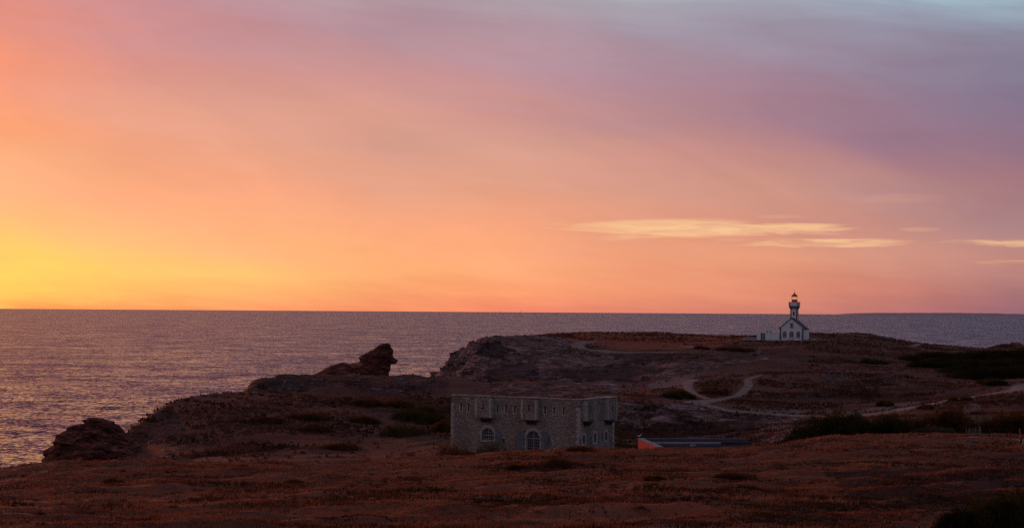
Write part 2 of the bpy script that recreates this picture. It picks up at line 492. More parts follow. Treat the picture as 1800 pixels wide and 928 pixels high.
def micro(X, Y):
    """hummocks and undulation of the heath"""
    near = np.clip((205 - Y) / 40, 0, 1)
    g = fbm(X * 0.10, Y * 0.22, 4, 3) * 0.42 + fbm(X * 0.42, Y * 0.6, 3, 21) * 0.20 + np.abs(fbm(X * 0.16 + 5, Y * 0.34, 3, 41)) * 0.35
    far = fbm(X * 0.035, Y * 0.05, 4, 5) * 0.7 + fbm(X * 0.22, Y * 0.25, 4, 6) * 0.30
    w0 = np.clip((Y - 3) / 20, 0, 1)
    fortflat = np.exp(-(((X - 4) / 18) ** 4 + ((Y - 228) / 20) ** 4))
    lhflat = np.exp(-(((X - 93) / 22) ** 4 + ((Y - 612) / 22) ** 4))
    tr = np.clip(near_track(X, Y) / 3.0, 0, 1); tr = tr * tr * (3 - 2 * tr)
    g = (g - 0.10) * near * 1.0
    return (g * (0.25 + 0.75 * tr) + far * (1 - near) * (1 - fortflat) * (1 - lhflat) * tr) * w0 - 0.22 * near * w0 * np.clip((Y - 100) / 40, 0, 1)


def zfun(X, Y, m=True):
    X = np.atleast_1d(np.asarray(X, float)); Y = np.atleast_1d(np.asarray(Y, float))
    u = np.clip(X / np.maximum(Y, 2.0) * F, -1790, 1790)
    YN, ZN = nodes_at(u)
    M = pchip_slopes(YN, ZN)
    out = ZN[0].copy()
    for k in range(K - 1):
        s_ = (Y >= YN[k]) & (Y <= YN[k + 1])
        h = YN[k + 1] - YN[k]; t = (Y - YN[k]) / h
        out = np.where(s_, herm(t, h, ZN[k], ZN[k + 1], M[k], M[k + 1]), out)
    out = np.where(Y > YN[-1], ZN[-1], out)
    if m: out = out + micro(X, Y)
    return out


def gz(X, Y): return float(zfun(X, Y)[0])


def cast(px, py, y0=20.0, y1=700.0, m=True):
    """ground point seen at a picture point, first hit beyond y0"""
    a, b = un(px, py)
    Ys = np.arange(y0, y1, 0.5)
    g = zfun(a * Ys, Ys, m)
    hit = np.where(g >= CAMZ + b * Ys)[0]
    Y = Ys[hit[0]] if len(hit) else y1
    return np.array([a * Y, Y, gz(a * Y, Y)])


def in_poly(px, py, poly):
    poly = np.asarray(poly, float); n = len(poly)
    ins = np.zeros(np.shape(px), bool)
    for i in range(n):
        x0, y0 = poly[i]; x1, y1 = poly[(i + 1) % n]
        c = ((y0 > py) != (y1 > py)) & (px < (x1 - x0) * (py - y0) / ((y1 - y0) if y1 != y0 else 1e-9) + x0)
        ins ^= c
    return ins


PATHS = [
    ([(1048, 600), (1030, 601.5), (1018, 605), (1016, 609), (1024, 613), (1045, 616.5), (1080, 618.5), (1130, 619.5), (1190, 619)], [4, 5, 6, 7.5, 7.5, 7, 6.5, 5, 3], 540),
    ([(1201, 608), (1212, 609), (1222, 613)], [3, 4, 3], 560),
    ([(1340, 659), (1329, 662), (1315, 668), (1316, 677), (1308, 688), (1290, 697), (1265, 702), (1240, 705), (1211, 708)], [0.8, 1.4, 2.2, 2.5, 2.5, 2.2, 2.8, 4.5, 5], 325),
    ([(1204, 707), (1228, 710), (1256, 716), (1289, 722), (1344, 727), (1411, 731), (1470, 732), (1528, 729), (1588, 719), (1651, 708), (1707, 698), (1760, 690), (1784, 685)], [5, 10, 8, 6, 5, 5, 6, 7, 7, 7, 6.5, 6, 6], 306),
    ([(1220, 667), (1208, 676), (1213, 686), (1228, 695), (1246, 702)], [3.5, 3.5, 2.4, 2.0, 2.0], 335),
    ([(1742, 693), (1780, 686), (1800, 681), (1840, 672)], [3, 5, 6, 6], 330),
    ([(1786, 684), (1788, 678), (1810, 674), (1840, 670)], [2, 3, 3, 3], 350),
    ([(1578, 659), (1605, 661), (1640, 665)], [1.2, 1.6, 1.0], 420),
    ([(940, 671), (990, 674), (1050, 679.5), (1092, 686)], [1.5, 3, 3, 1.5], 380),
    ([(1602, 609), (1610, 607), (1616, 604)], [3, 3, 2], 560),
    ([(1702, 766.5), (1725, 764.5), (1760, 766.5), (1800, 770), (1850, 775)], [1.0, 1.8, 2.0, 2.0, 2.0], 140),
]

TRACKS = []
GX0, GY0, GRES = -400.0, 90.0, 0.5
PD = np.full((1320, 1700), 9.0)   # distance to the nearest track, for smoothing the ground under it


def _tracks():
    for pts, wid, y0 in PATHS:
        W3 = np.array([cast(px, py, y0, 700.0, False) for px, py in pts])
        tq = np.linspace(0, len(W3) - 1, len(W3) * 14); ti = np.arange(len(W3))
        X = pchip1(tq, ti, W3[:, 0]); Y = pchip1(tq, ti, W3[:, 1]); wd = np.interp(tq, ti, wid)
        TRACKS.append((X, Y, wd))
        for i in range(len(X)):
            ci, cj = int((X[i] - GX0) / GRES), int((Y[i] - GY0) / GRES)
            r_ = 22
            i0, i1, j0, j1 = max(0, ci - r_), ci + r_, max(0, cj - r_), cj + r_
            gx, gy = np.meshgrid(GX0 + np.arange(i0, min(i1, 1700)) * GRES, GY0 + np.arange(j0, min(j1, 1320)) * GRES)
            d = np.hypot(gx - X[i], gy - Y[i]) - wd[i] * 0.5
            PD[j0:min(j1, 1320), i0:min(i1, 1700)] = np.minimum(PD[j0:min(j1, 1320), i0:min(i1, 1700)], d)


def near_track(X, Y):
    i = np.clip(((X - GX0) / GRES), 0, 1698).astype(int); j = np.clip(((Y - GY0) / GRES), 0, 1318).astype(int)
    fx = np.clip((X - GX0) / GRES - i, 0, 1); fy = np.clip((Y - GY0) / GRES - j, 0, 1)
    return (PD[j, i] * (1 - fx) + PD[j, i + 1] * fx) * (1 - fy) + (PD[j + 1, i] * (1 - fx) + PD[j + 1, i + 1] * fx) * fy


_tracks()

# ------------------------------------------------------------------ materials
def new_mat(name):
    m = bpy.data.materials.new(name); m.use_nodes = True
    m.node_tree.nodes.clear()
    return m, NT(m.node_tree)


def finish(t, base, rough=0.9, bump=None, bstr=0.3, bdist=0.05, spec=0.3, metallic=0.0):
    p = t.node('ShaderNodeBsdfPrincipled')
    t.put(p.inputs['Base Color'], base); t.put(p.inputs['Roughness'], rough)
    p.inputs['Specular IOR Level'].default_value = spec
    p.inputs['Metallic'].default_value = metallic
    if bump is not None:
        b = t.node('ShaderNodeBump'); b.inputs['Strength'].default_value = bstr; b.inputs['Distance'].default_value = bdist
        t.l.new(bump, b.inputs['Height']); t.l.new(b.outputs[0], p.inputs['Normal'])
    o = t.node('ShaderNodeOutputMaterial')
    t.l.new(p.outputs[0], o.inputs[0])
    return p


def mottled(name, c0, c1, scale=1.0, rough=0.9, bstr=0.4, bdist=0.03, stretch=(1, 1, 1), detail=6, spec=0.25):
    m, t = new_mat(name)
    g = t.node('ShaderNodeTexCoord')
    mp = t.node('ShaderNodeMapping'); t.l.new(g.outputs['Object'], mp.inputs[0]); mp.inputs['Scale'].default_value = stretch
    n = t.noise(mp.outputs[0], scale, detail, 0.6)
    n_ = t.noise(mp.outputs[0], scale * 5.3, detail, 0.6)
    f = t.mapr(t.math('ADD', t.math('MULTIPLY', n, 0.6), t.math('MULTIPLY', n_, 0.4)), 0.36, 0.64)
    finish(t, t.mix(f, (*c0, 1), (*c1, 1)), rough, n_, bstr, bdist, spec)
    return m


def rock_nodes(t, pos):
    mp = t.node('ShaderNodeMapping'); t.l.new(pos, mp.inputs[0])
    mp.inputs['Rotation'].default_value = (0.1, R(24), 0.3); mp.inputs['Scale'].default_value = (0.35, 0.5, 1.9)
    a = t.noise(mp.outputs[0], 0.9, 8, 0.62, 0.4)
    b = t.noise(mp.outputs[0], 3.2, 6, 0.6)
    c = t.noise(pos, 0.12, 4, 0.5)
    f = t.math('ADD', t.math('MULTIPLY', a, 0.5), t.math('ADD', t.math('MULTIPLY', b, 0.3), t.math('MULTIPLY', c, 0.2)))
    colr = t.ramp(f, [(0.39, (0.025, 0.012, 0.010, 1)), (0.46, (0.085, 0.044, 0.036, 1)), (0.525, (0.17, 0.11, 0.095, 1)), (0.60, (0.40, 0.31, 0.28, 1))])
    h = t.math('ADD', t.math('MULTIPLY', a, 1.0), t.math('MULTIPLY', b, 0.35))
    return colr, h


# ground: heath / rock / bare soil from surveyed masks, with some shade, lit tops and glare painted in
m_ground, t = new_mat('ground')
g = t.node('ShaderNodeNewGeometry'); pos = g.outputs['Position']
mp = t.node('ShaderNodeMapping'); t.l.new(pos, mp.inputs[0]); mp.inputs['Scale'].default_value = (1, 1, 1)
big = t.noise(pos, 0.045, 5, 0.55, 0.3); mid = t.noise(pos, 0.35, 6, 0.6); fine = t.noise(pos, 2.6, 8, 0.7); vfine = t.noise(pos, 11.0, 5, 0.7)
hm = t.math('ADD', t.math('MULTIPLY', big, 0.62), t.math('ADD', t.math('MULTIPLY', mid, 0.3), t.math('MULTIPLY', fine, 0.25)))
heath = t.ramp(hm, [(0.36, (0.030, 0.022, 0.012, 1)), (0.45, (0.085, 0.040, 0.024, 1)), (0.52, (0.16, 0.062, 0.036, 1)), (0.60, (0.22, 0.080, 0.040, 1)), (0.70, (0.15, 0.085, 0.05, 1))])
dry = t.ramp(fine, [(0.35, (0.075, 0.065, 0.055, 1)), (0.65, (0.24, 0.21, 0.18, 1))])


def attr(t, nm):
    a = t.node('ShaderNodeAttribute', attribute_name=nm); return a.outputs['Fac']


rockc, rockh = rock_nodes(t, pos)
am = t.math('SUBTRACT', mid, 0.5); af = t.math('SUBTRACT', fine, 0.5)
edge = lambda nm, k=1.0: t.mapr(t.math('ADD', attr(t, nm), t.math('ADD', t.math('MULTIPLY', am, 1.1 * k), t.math('MULTIPLY', af, 0.9 * k))), 0.35, 0.65)
far_c = t.ramp(hm, [(0.38, (0.026, 0.015, 0.010, 1)), (0.47, (0.066, 0.031, 0.021, 1)), (0.56, (0.12, 0.050, 0.034, 1)), (0.66, (0.13, 0.076, 0.052, 1))])
c = t.mix(attr(t, 'far'), heath, far_c)
c = t.mix(edge('red', 0.6), c, t.mix(mid, (0.20, 0.062, 0.030, 1), (0.30, 0.105, 0.055, 1)))
c = t.mix(edge('green', 0.8), c, t.mix(fine, (0.022, 0.024, 0.012, 1), (0.060, 0.055, 0.022, 1)))
c = t.mix(edge('dry', 1.2), c, dry)  # besides dry ground, this mask paints the lit headland slab tops pale
rk = edge('rock', 1.2)
c = t.mix(rk, c, rockc)
c = t.mix(t.math('MULTIPLY', edge('dark', 0.9), 0.75), c, t.mix(fine, (0.014, 0.009, 0.008, 1), (0.060, 0.034, 0.026, 1)))  # besides darker ground, this mask paints shade and vignette into the colour
hh = t.math('ADD', t.math('MULTIPLY', fine, 0.5), t.math('ADD', t.math('MULTIPLY', vfine, 0.22), t.math('MULTIPLY', t.math('MULTIPLY', rockh, rk), 1.6)))
finish(t, c, 0.95, hh, 0.85, 0.5, 0.12)

m_rock, t = new_mat('rock')
g = t.node('ShaderNodeNewGeometry')
rc, rh = rock_nodes(t, g.outputs['Position'])
rc = t.mix(1.0, rc, (0.85, 0.42, 0.33, 1), 'MULTIPLY')  # red tint paints the veil of sunset glare into the rock colour
finish(t, rc, 0.92, rh, 0.9, 0.4, 0.2)

m_path, t = new_mat('sandy_path')
g = t.node('ShaderNodeNewGeometry'); pos = g.outputs['Position']
n = t.noise(pos, 0.5, 7, 0.65); n2_ = t.noise(pos, 4.0, 5, 0.6)
f = t.mapr(t.math('ADD', t.math('MULTIPLY', n, 0.7), t.math('MULTIPLY', n2_, 0.3)), 0.38, 0.60)
a = attr(t, 'edge')
ea = t.mapr(t.math('ADD', a, t.math('ADD', t.math('MULTIPLY', t.math('SUBTRACT', n, 0.5), 1.6), t.math('MULTIPLY', t.math('SUBTRACT', n2_, 0.5), 0.8))), 0.25, 0.55)
finish(t, t.mix(ea, (0.085, 0.055, 0.04, 1), t.mix(f, (0.12, 0.096, 0.080, 1), (0.27, 0.228, 0.19, 1))), 0.95, n2_, 0.4, 0.05, 0.1)

# sea
m_sea, t = new_mat('sea_water')
g = t.node('ShaderNodeNewGeometry'); pos = g.outputs['Position']
mp = t.node('ShaderNodeMapping'); t.l.new(pos, mp.inputs[0]); mp.inputs['Rotation'].default_value = (0, 0, R(12)); mp.inputs['Scale'].default_value = (0.85, 1.0, 1.0)
def nvec(scale, amp, det):
    n = t.node('ShaderNodeTexNoise'); t.l.new(mp.outputs[0], n.inputs['Vector'])
    n.inputs['Scale'].default_value = scale; n.inputs['Detail'].default_value = det; n.inputs['Roughness'].default_value = 0.6
    v = t.node('ShaderNodeVectorMath', operation='SUBTRACT'); t.l.new(n.outputs['Color'], v.inputs[0]); v.inputs[1].default_value = (.5, .5, .5)
    s_ = t.node('ShaderNodeVectorMath', operation='MULTIPLY'); t.l.new(v.outputs[0], s_.inputs[0]); s_.inputs[1].default_value = (amp, amp, 0)
    return s_.outputs[0]


def vadd(a, b):
    v = t.node('ShaderNodeVectorMath', operation='ADD'); t.l.new(a, v.inputs[0])
    if isinstance(b, tuple): v.inputs[1].default_value = b
    else: t.l.new(b, v.inputs[1])
    return v.outputs[0]


WV = vadd(vadd(nvec(0.24, 0.9, 3), vadd(nvec(1.0, 2.3, 5), nvec(0.045, 0.5, 3))), (0, -0.205, 1))
nrm = t.node('ShaderNodeVectorMath', operation='NORMALIZE'); t.l.new(WV, nrm.inputs[0])
gust = t.noise(pos, 0.012, 4, 0.6)
p = finish(t, (0.026, 0.026, 0.052, 1), t.mapr(gust, 0.35, 0.65, 0.10, 0.22), None, spec=0.5)
t.l.new(nrm.outputs[0], p.inputs['Normal'])
p.inputs['IOR'].default_value = 1.33

# ------------------------------------------------------------------ sea
V = []; Fs = []
xs = [-60000, -6000, -1500, -600, 0, 600, 1500, 6000, 60000]
ys = [-800, 0, 150, 500, 900, 1500, 4000, 12000, 60000]
V = [(x, y, 0.0) for y in ys for x in xs]
n_ = len(xs)
Fs = [(j * n_ + i, j * n_ + i + 1, (j + 1) * n_ + i + 1, (j + 1) * n_ + i) for j in range(len(ys) - 1) for i in range(n_ - 1)]
sea = np_mesh('sea', V, Fs, m_sea, False)
tag(sea, kind='structure')

# ------------------------------------------------------------------ terrain mesh
rows = [10, 26, 90, 150, 190, 36, 30, 60, 80, 40, 80, 26, 70, 70, 60, 60, 30, 6]
uc = np.concatenate([np.linspace(-1780, -1000, 60, endpoint=False), np.linspace(-1000, 1000, 1040), np.linspace(1000, 1780, 61)[1:]])
YN, ZN = nodes_at(uc)
MN = pchip_slopes(YN, ZN)
Yr, Zr = [], []
for k in range(K - 1):
    nr = rows[k]
    for j in range(nr):
        tt = j / nr
        h = YN[k + 1] - YN[k]
        Yr.append(YN[k] + h * tt); Zr.append(herm(tt, h, ZN[k], ZN[k + 1], MN[k], MN[k + 1]))
Yr.append(YN[-1]); Zr.append(ZN[-1])
YG = np.stack(Yr); ZG = np.stack(Zr); XG = YG * uc[None, :] / F
NRW, NCL = YG.shape
PXG, PYG = proj(XG, YG, ZG)


def soft(mask, it=3):
    m_ = mask.astype(float)
    for _ in range(it):
        q = m_.copy()
        q[1:-1, 1:-1] = (m_[1:-1, 1:-1] * 2 + m_[2:, 1:-1] + m_[:-2, 1:-1] + m_[1:-1, 2:] + m_[1:-1, :-2]) / 6
        m_ = q
    return m_


def region(poly, y0, y1, it=6):
    return soft(in_poly(PXG, PYG, poly) & (YG > y0) & (YG < y1), it)


rock = np.zeros_like(YG)
for poly, y0, y1, w in [
    ([(735, 720), (762, 662), (790, 625), (840, 600), (880, 585), (965, 583), (1000, 597), (1012, 612), (1060, 622), (1100, 626), (1100, 700), (860, 720)], 430, 620, 1.0),
    ([(1090, 622), (1340, 618), (1360, 632), (1200, 655), (1120, 672), (1090, 700)], 430, 560, 0.75),
    ([(1340, 620), (1640, 630), (1640, 640), (1400, 640)], 430, 570, 0.45),
    ([(1080, 708), (1205, 709), (1290, 726), (1420, 735), (1420, 800), (1080, 800)], 255, 330, 0.8),
    ([(400, 720), (428, 690), (445, 670), (500, 655), (560, 655), (600, 672), (500, 690), (430, 700)], 350, 420, 0.5),
    ([(590, 655), (790, 660), (790, 690), (620, 690)], 350, 420, 0.45),
    ([(860, 673), (1100, 684), (1100, 705), (860, 700)], 350, 440, 0.6),
    ([(180, 820), (226, 757), (300, 712), (330, 760), (420, 800), (300, 830)], 240, 330, 0.40),
    ([(1440, 655), (1570, 655), (1590, 680), (1450, 690)], 380, 470, 0.50),
]:
    rock = np.maximum(rock, region(poly, y0, y1) * w)
slope = np.abs(np.gradient(ZG, axis=0)) / np.maximum(np.abs(np.gradient(YG, axis=0)), 1e-3)
slope2 = np.hypot(slope, np.abs(np.gradient(ZG, axis=1)) / np.maximum(np.abs(np.gradient(XG, axis=1)), 1e-3))
rock = np.maximum(rock, np.clip((slope - 0.42) * 3, 0, 1) * (YG > 230))
rock = np.maximum(rock, np.clip((3.0 - ZG) / 2, 0, 1))
dry_lit = np.zeros_like(YG)
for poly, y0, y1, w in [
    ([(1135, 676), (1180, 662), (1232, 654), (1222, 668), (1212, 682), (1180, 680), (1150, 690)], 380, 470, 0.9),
    ([(884, 594), (960, 588), (1012, 600), (1022, 612), (1000, 622), (960, 625), (900, 614)], 500, 640, 0.62),  # lit tops of the headland slabs, painted pale
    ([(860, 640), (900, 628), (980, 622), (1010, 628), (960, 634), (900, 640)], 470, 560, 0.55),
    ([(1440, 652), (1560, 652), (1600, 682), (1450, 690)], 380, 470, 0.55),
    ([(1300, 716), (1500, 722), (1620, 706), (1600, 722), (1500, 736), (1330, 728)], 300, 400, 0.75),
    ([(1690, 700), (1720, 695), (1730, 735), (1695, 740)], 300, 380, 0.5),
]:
    dry_lit = np.maximum(dry_lit, region(poly, y0, y1) * w)
redr = np.zeros_like(YG)
for poly, y0, y1, w in [
    ([(958, 580), (1330, 582), (1330, 600), (1190, 618), (1080, 618), (1030, 612), (1015, 600), (965, 590)], 560, 700, 0.75),
    ([(740, 815), (880, 792), (1120, 786), (1330, 777), (1330, 784), (1130, 797), (930, 803), (800, 812)], 125, 170, 0.8),  # crest below the fort: sunset light painted in as red
    ([(1400, 772), (1480, 764), (1700, 760), (1720, 766), (1560, 772), (1450, 778)], 140, 180, 0.75),
    ([(228, 757), (300, 712), (430, 692), (560, 699), (640, 706), (700, 806), (200, 806)], 215, 332, 0.5),  # left hill: warm glare painted into the heath colour
    ([(0, 890), (400, 872), (900, 886), (1400, 902), (1800, 912), (1800, 918), (1400, 912), (900, 900), (0, 905)], 50, 100, 0.6),
]:
    redr = np.maximum(redr, region(poly, y0, y1) * w)
greenr = np.zeros_like(YG)
for poly, y0, y1, w in [
    ([(680, 706), (800, 700), (800, 790), (720, 780), (690, 740)], 230, 332, 0.6),
    ([(1590, 628), (1800, 620), (1800, 668), (1740, 674), (1640, 652)], 420, 570, 0.9),
    ([(1400, 745), (1800, 720), (1800, 765), (1400, 775)], 178, 300, 0.9),
]:
    greenr = np.maximum(greenr, region(poly, y0, y1) * w)
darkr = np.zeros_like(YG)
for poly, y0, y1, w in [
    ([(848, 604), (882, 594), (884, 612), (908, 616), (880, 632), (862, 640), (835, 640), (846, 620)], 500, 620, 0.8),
    ([(885, 640), (930, 636), (950, 650), (945, 672), (900, 670), (860, 672), (850, 655)], 430, 560, 0.95),  # hollow in the cliff: shade painted into the rock
    ([(960, 650), (1100, 640), (1180, 650), (1100, 672), (980, 668)], 430, 560, 0.7),  # painted shade band under the overhang
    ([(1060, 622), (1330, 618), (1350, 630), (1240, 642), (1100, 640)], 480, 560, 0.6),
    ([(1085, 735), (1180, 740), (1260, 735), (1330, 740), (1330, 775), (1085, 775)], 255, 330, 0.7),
    ([(1440, 828), (1620, 816), (1900, 808), (1900, 912), (1640, 905), (1500, 880)], 50, 130, 0.75),  # near heath at lower right: vignette darkening painted into the ground
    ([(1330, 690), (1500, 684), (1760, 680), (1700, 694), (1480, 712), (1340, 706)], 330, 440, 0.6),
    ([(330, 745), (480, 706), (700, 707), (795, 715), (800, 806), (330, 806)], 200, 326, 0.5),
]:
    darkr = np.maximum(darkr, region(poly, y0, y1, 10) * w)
redr *= 1 - rock; farr = np.clip((YG - 175) / 30, 0, 1)
greenr *= (1 - rock)

ZG2 = ZG + micro(XG, YG)
# rock relief: strata dipping, pushed out along the local normal
P = np.stack([XG, YG, ZG2], -1)
du = np.gradient(P, axis=1); dv = np.gradient(P, axis=0)
Nn = np.cross(du, dv); Nn /= np.maximum(np.linalg.norm(Nn, axis=-1, keepdims=True), 1e-9)
Nn *= np.sign(Nn[..., 2:3] + 1e-9)
s1 = (XG * 0.10 + ZG2 * 0.55 + YG * 0.03)
tk = np.clip(near_track(XG, YG) / 4.0, 0, 1)
rel = -np.abs(fbm(XG * 0.045 + YG * 0.02, YG * 0.05 - ZG2 * 0.04, 3, 201)) * 5.0 + 0.8 + fbm(s1 * 1.3, XG * 0.06 - ZG2 * 0.1 + YG * 0.05, 5, 61, 0.55, True) * 1.1 + fbm(XG * 0.12, YG * 0.12 + ZG2 * 0.3, 5, 71, 0.55, True) * 1.3 + fbm(XG * 0.6, YG * 0.4 + ZG2, 3, 81) * 0.35
wx_ = fbm(XG * .15, YG * .15, 3, 301) * 2.0; wz_ = fbm(XG * .2, ZG2 * .3, 3, 302) * 1.2
bl = _h(np.floor((XG * .9 + YG * .25 + wx_) / 2.6), np.floor((ZG2 + XG * .22 + YG * .03 + wz_) / 1.25), 5) - .5
bl2 = _h(np.floor((XG * .8 - YG * .35 + wx_) / 6.0), np.floor((ZG2 * .9 + XG * .12 + YG * .08 + wz_ * 2) / 3.2), 9) - .5
rel = rel + (bl * 1.5 + bl2 * 2.4) * np.where(YG < 345, .6, 1.0)
rel = np.where(rel > 0.35, 0.35 + (rel - 0.35) * np.where((PXG < 860) & (PXG > 740), 0.5, 0.22), rel)
rockw = soft(np.clip(rock, 0, 1), 2)
amp = rockw * np.where(YG < 345, 0.8, 1.2) * tk * (0.22 + 0.78 * np.clip((soft(slope2, 4) - 0.06) / 0.20, 0, 1)) * np.where(PXG > 885, np.clip((600 - YG) / 60, 0.1, 1), 1)
P = P + Nn * (rel * amp)[..., None]
idx = np.arange(NRW * NCL).reshape(NRW, NCL)
Fg = np.stack([idx[:-1, :-1], idx[:-1, 1:], idx[1:, 1:], idx[1:, :-1]], -1).reshape(-1, 4)
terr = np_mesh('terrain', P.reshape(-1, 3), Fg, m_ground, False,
               {'rock': rock.ravel(), 'dry': dry_lit.ravel(), 'red': redr.ravel(), 'green': greenr.ravel(), 'far': farr.ravel(), 'dark': darkr.ravel()})
tag(terr, kind='structure')

# ------------------------------------------------------------------ paths draped on the ground
def path(X, Y, wd, name='path', lift=0.10):
    tx = np.gradient(X); ty = np.gradient(Y); ln = np.hypot(tx, ty) + 1e-9
    nx, ny = -ty / ln, tx / ln
    nc = 9
    o = np.linspace(-0.5, 0.5, nc)
    wob = fbm(X * 0.3, Y * 0.3, 3, 91) * 0.25
    XX = X[:, None] + nx[:, None] * (o[None] + wob[:, None] * 0.5) * wd[:, None]
    YY = Y[:, None] + ny[:, None] * (o[None] + wob[:, None] * 0.5) * wd[:, None]
    ZZ = zfun(XX.ravel(), YY.ravel()).reshape(XX.shape) + lift * (1 - (np.abs(o) * 2) ** 4)[None] - 0.03
    V = np.stack([XX, YY, ZZ], -1).reshape(-1, 3)
    ii = np.arange(len(X) * nc).reshape(len(X), nc)
    Fq = np.stack([ii[:-1, :-1], ii[:-1, 1:], ii[1:, 1:], ii[1:, :-1]], -1).reshape(-1, 4)
    e = np.tile((1 - np.abs(o) * 2), (len(X), 1)).ravel() * 1.4
    ob = np_mesh(name, V, Fq, m_path, True, {'edge': e})
    tag(ob, kind='structure')
    return ob


for X_, Y_, w_ in TRACKS: path(X_, Y_, w_)

# ------------------------------------------------------------------ outcrops
def outcrop(name, outline, Y0, thick, step=0.16, seed=1, rough=0.25, lean=0.0, teeth=1.1):
    """solid crag: silhouette outline (picture points) stands at distance Y0, swelling to `thick` metres fore and aft"""
    pts = np.array([[at(px, py, Y0)[0], at(px, py, Y0)[2]] for px, py in outline])
    # break the outline into small strata teeth
    jr = random.Random(seed); q_ = []
    for i in range(len(pts)):
        a_, b_ = pts[i], pts[(i + 1) % len(pts)]
        L_ = np.hypot(*(b_ - a_)); m_ = max(1, int(L_ / (step * 3)))
        for j in range(m_):
            f_ = j / m_; o_ = jr.uniform(-1, 1) * step * teeth
            q_.append(a_ + (b_ - a_) * f_ + np.array([o_, jr.uniform(-.4, .4) * step]))
    pts = np.array(q_)
    x0, z0 = pts.min(0) - step; x1, z1 = pts.max(0) + step
    nx, nz = int((x1 - x0) / step) + 1, int((z1 - z0) / step) + 1
    gx, gz_ = np.meshgrid(x0 + np.arange(nx) * step, z0 + np.arange(nz) * step)
    ins = in_poly(gx, gz_, pts)
    # distance to outline + nearest point
    D = np.full(gx.shape, 1e9); NXp = gx.copy(); NZp = gz_.copy()
    n = len(pts)
    for i in range(n):
        a = pts[i]; b = pts[(i + 1) % n]; ab = b - a
        tt = np.clip(((gx - a[0]) * ab[0] + (gz_ - a[1]) * ab[1]) / max(1e-9, ab @ ab), 0, 1)
        qx, qz = a[0] + tt * ab[0], a[1] + tt * ab[1]
        d = np.hypot(gx - qx, gz_ - qz); s_ = d < D
        D = np.where(s_, d, D); NXp = np.where(s_, qx, NXp); NZp = np.where(s_, qz, NZp)
    cell = ins[:-1, :-1] | ins[1:, :-1] | ins[:-1, 1:] | ins[1:, 1:]
    used = np.zeros_like(ins)
    used[:-1, :-1] |= cell; used[1:, :-1] |= cell; used[:-1, 1:] |= cell; used[1:, 1:] |= cell
    X = np.where(ins, gx, NXp); Zz = np.where(ins, gz_, NZp); Dd = np.where(ins, D, 0)
    zt = (Zz - z0) / (z1 - z0)
    prof = np.sqrt(np.clip(Dd / (thick * 0.9), 0, 1)) * thick * (1.15 - 0.5 * zt)
    s1 = X * 0.35 + Zz * 1.1
    nf = fbm(s1 * 0.9, X * 0.35, 4, seed, 0.55, True) * rough * 3 + fbm(X * 0.5, Zz * 0.7, 4, seed + 5, 0.55) * rough * 4
    nb = fbm(s1 * 0.9 + 30, X * 0.35, 4, seed + 9, 0.55, True) * rough * 3
    w = np.clip(Dd / 0.8, 0, 1)
    yf = Y0 - prof + nf * w + lean * zt; yb = Y0 + prof + nb * w + lean * zt
    yf = np.where(ins, yf, Y0 + lean * zt)
    kf, kb = yf / Y0, yb / Y0
    idf = -np.ones(gx.shape, int); idb = idf.copy(); V = []
    bound = used & ~ins
    for j in range(nz):
        for i in range(nx):
            if used[j, i]:
                idf[j, i] = len(V); V.append((X[j, i] * kf[j, i], yf[j, i], CAMZ + (Zz[j, i] - CAMZ) * kf[j, i]))
                if bound[j, i]: idb[j, i] = idf[j, i]
                else:
                    idb[j, i] = len(V); V.append((X[j, i] * kb[j, i], yb[j, i], CAMZ + (Zz[j, i] - CAMZ) * kb[j, i]))
    Fq = []
    for j in range(nz - 1):
        for i in range(nx - 1):
            if cell[j, i]:
                Fq.append((idf[j, i], idf[j, i + 1], idf[j + 1, i + 1], idf[j + 1, i]))
                q = (idb[j, i], idb[j + 1, i], idb[j + 1, i + 1], idb[j, i + 1])
                if q != (Fq[-1][0], Fq[-1][3], Fq[-1][2], Fq[-1][1]): Fq.append(q)
    V = np.array(V); org = np.array([pts[:, 0].mean(), Y0, max(z0, 0)])
    ob = np_mesh(name, V - org, Fq, m_rock, False)
    ob.location = org
    return ob


dog = outcrop('rock_outcrop', [(545, 668), (556, 656), (563, 652), (581, 642), (592, 639.5), (604, 637), (609, 638.5), (615, 639), (624, 637.5), (631, 636.5), (633, 633), (630, 629), (634, 625.5), (642, 621), (650, 616.5), (655, 614), (661, 609.5), (667, 605), (672, 603.6), (678, 603.8), (683, 602.8), (686.5, 604.5), (687.5, 610), (690, 614), (691.5, 618), (690, 623), (689.5, 627), (693, 629), (700, 632.5), (698, 637), (695.5, 640), (689, 639.5), (687, 644), (685.5, 650), (684, 654), (683.5, 660), (684, 675), (545, 680)], 418, 3.6, 0.17, 3, 0.16, 0.8)
tag(dog, 'tall crag shaped like a seated animal head with a jutting snout, alone against the sea', 'rock')
ragged = outcrop('rock_outcrop', [(60, 830), (73, 811), (76, 803), (80, 799), (80, 792), (83, 786), (92, 781), (91, 778), (96, 775), (96, 770), (100, 763.5), (107, 761), (106, 759), (115, 755), (122, 751), (126, 748.5), (138, 746), (139, 744.5), (151, 744), (151.5, 742), (147.5, 737.5), (149, 735.5), (153, 734), (163, 732.8), (173, 734.3), (184, 735), (190, 738), (201, 740.5), (204, 744), (213, 749), (218, 754), (226, 760), (240, 770), (262, 800), (262, 860), (60, 880)], 272, 5.0, 0.12, 13, 0.22, 0.5, 4.0)
tag(ragged, 'ragged reddish crag with a serrated left edge at the foot of the left hill', 'rock')
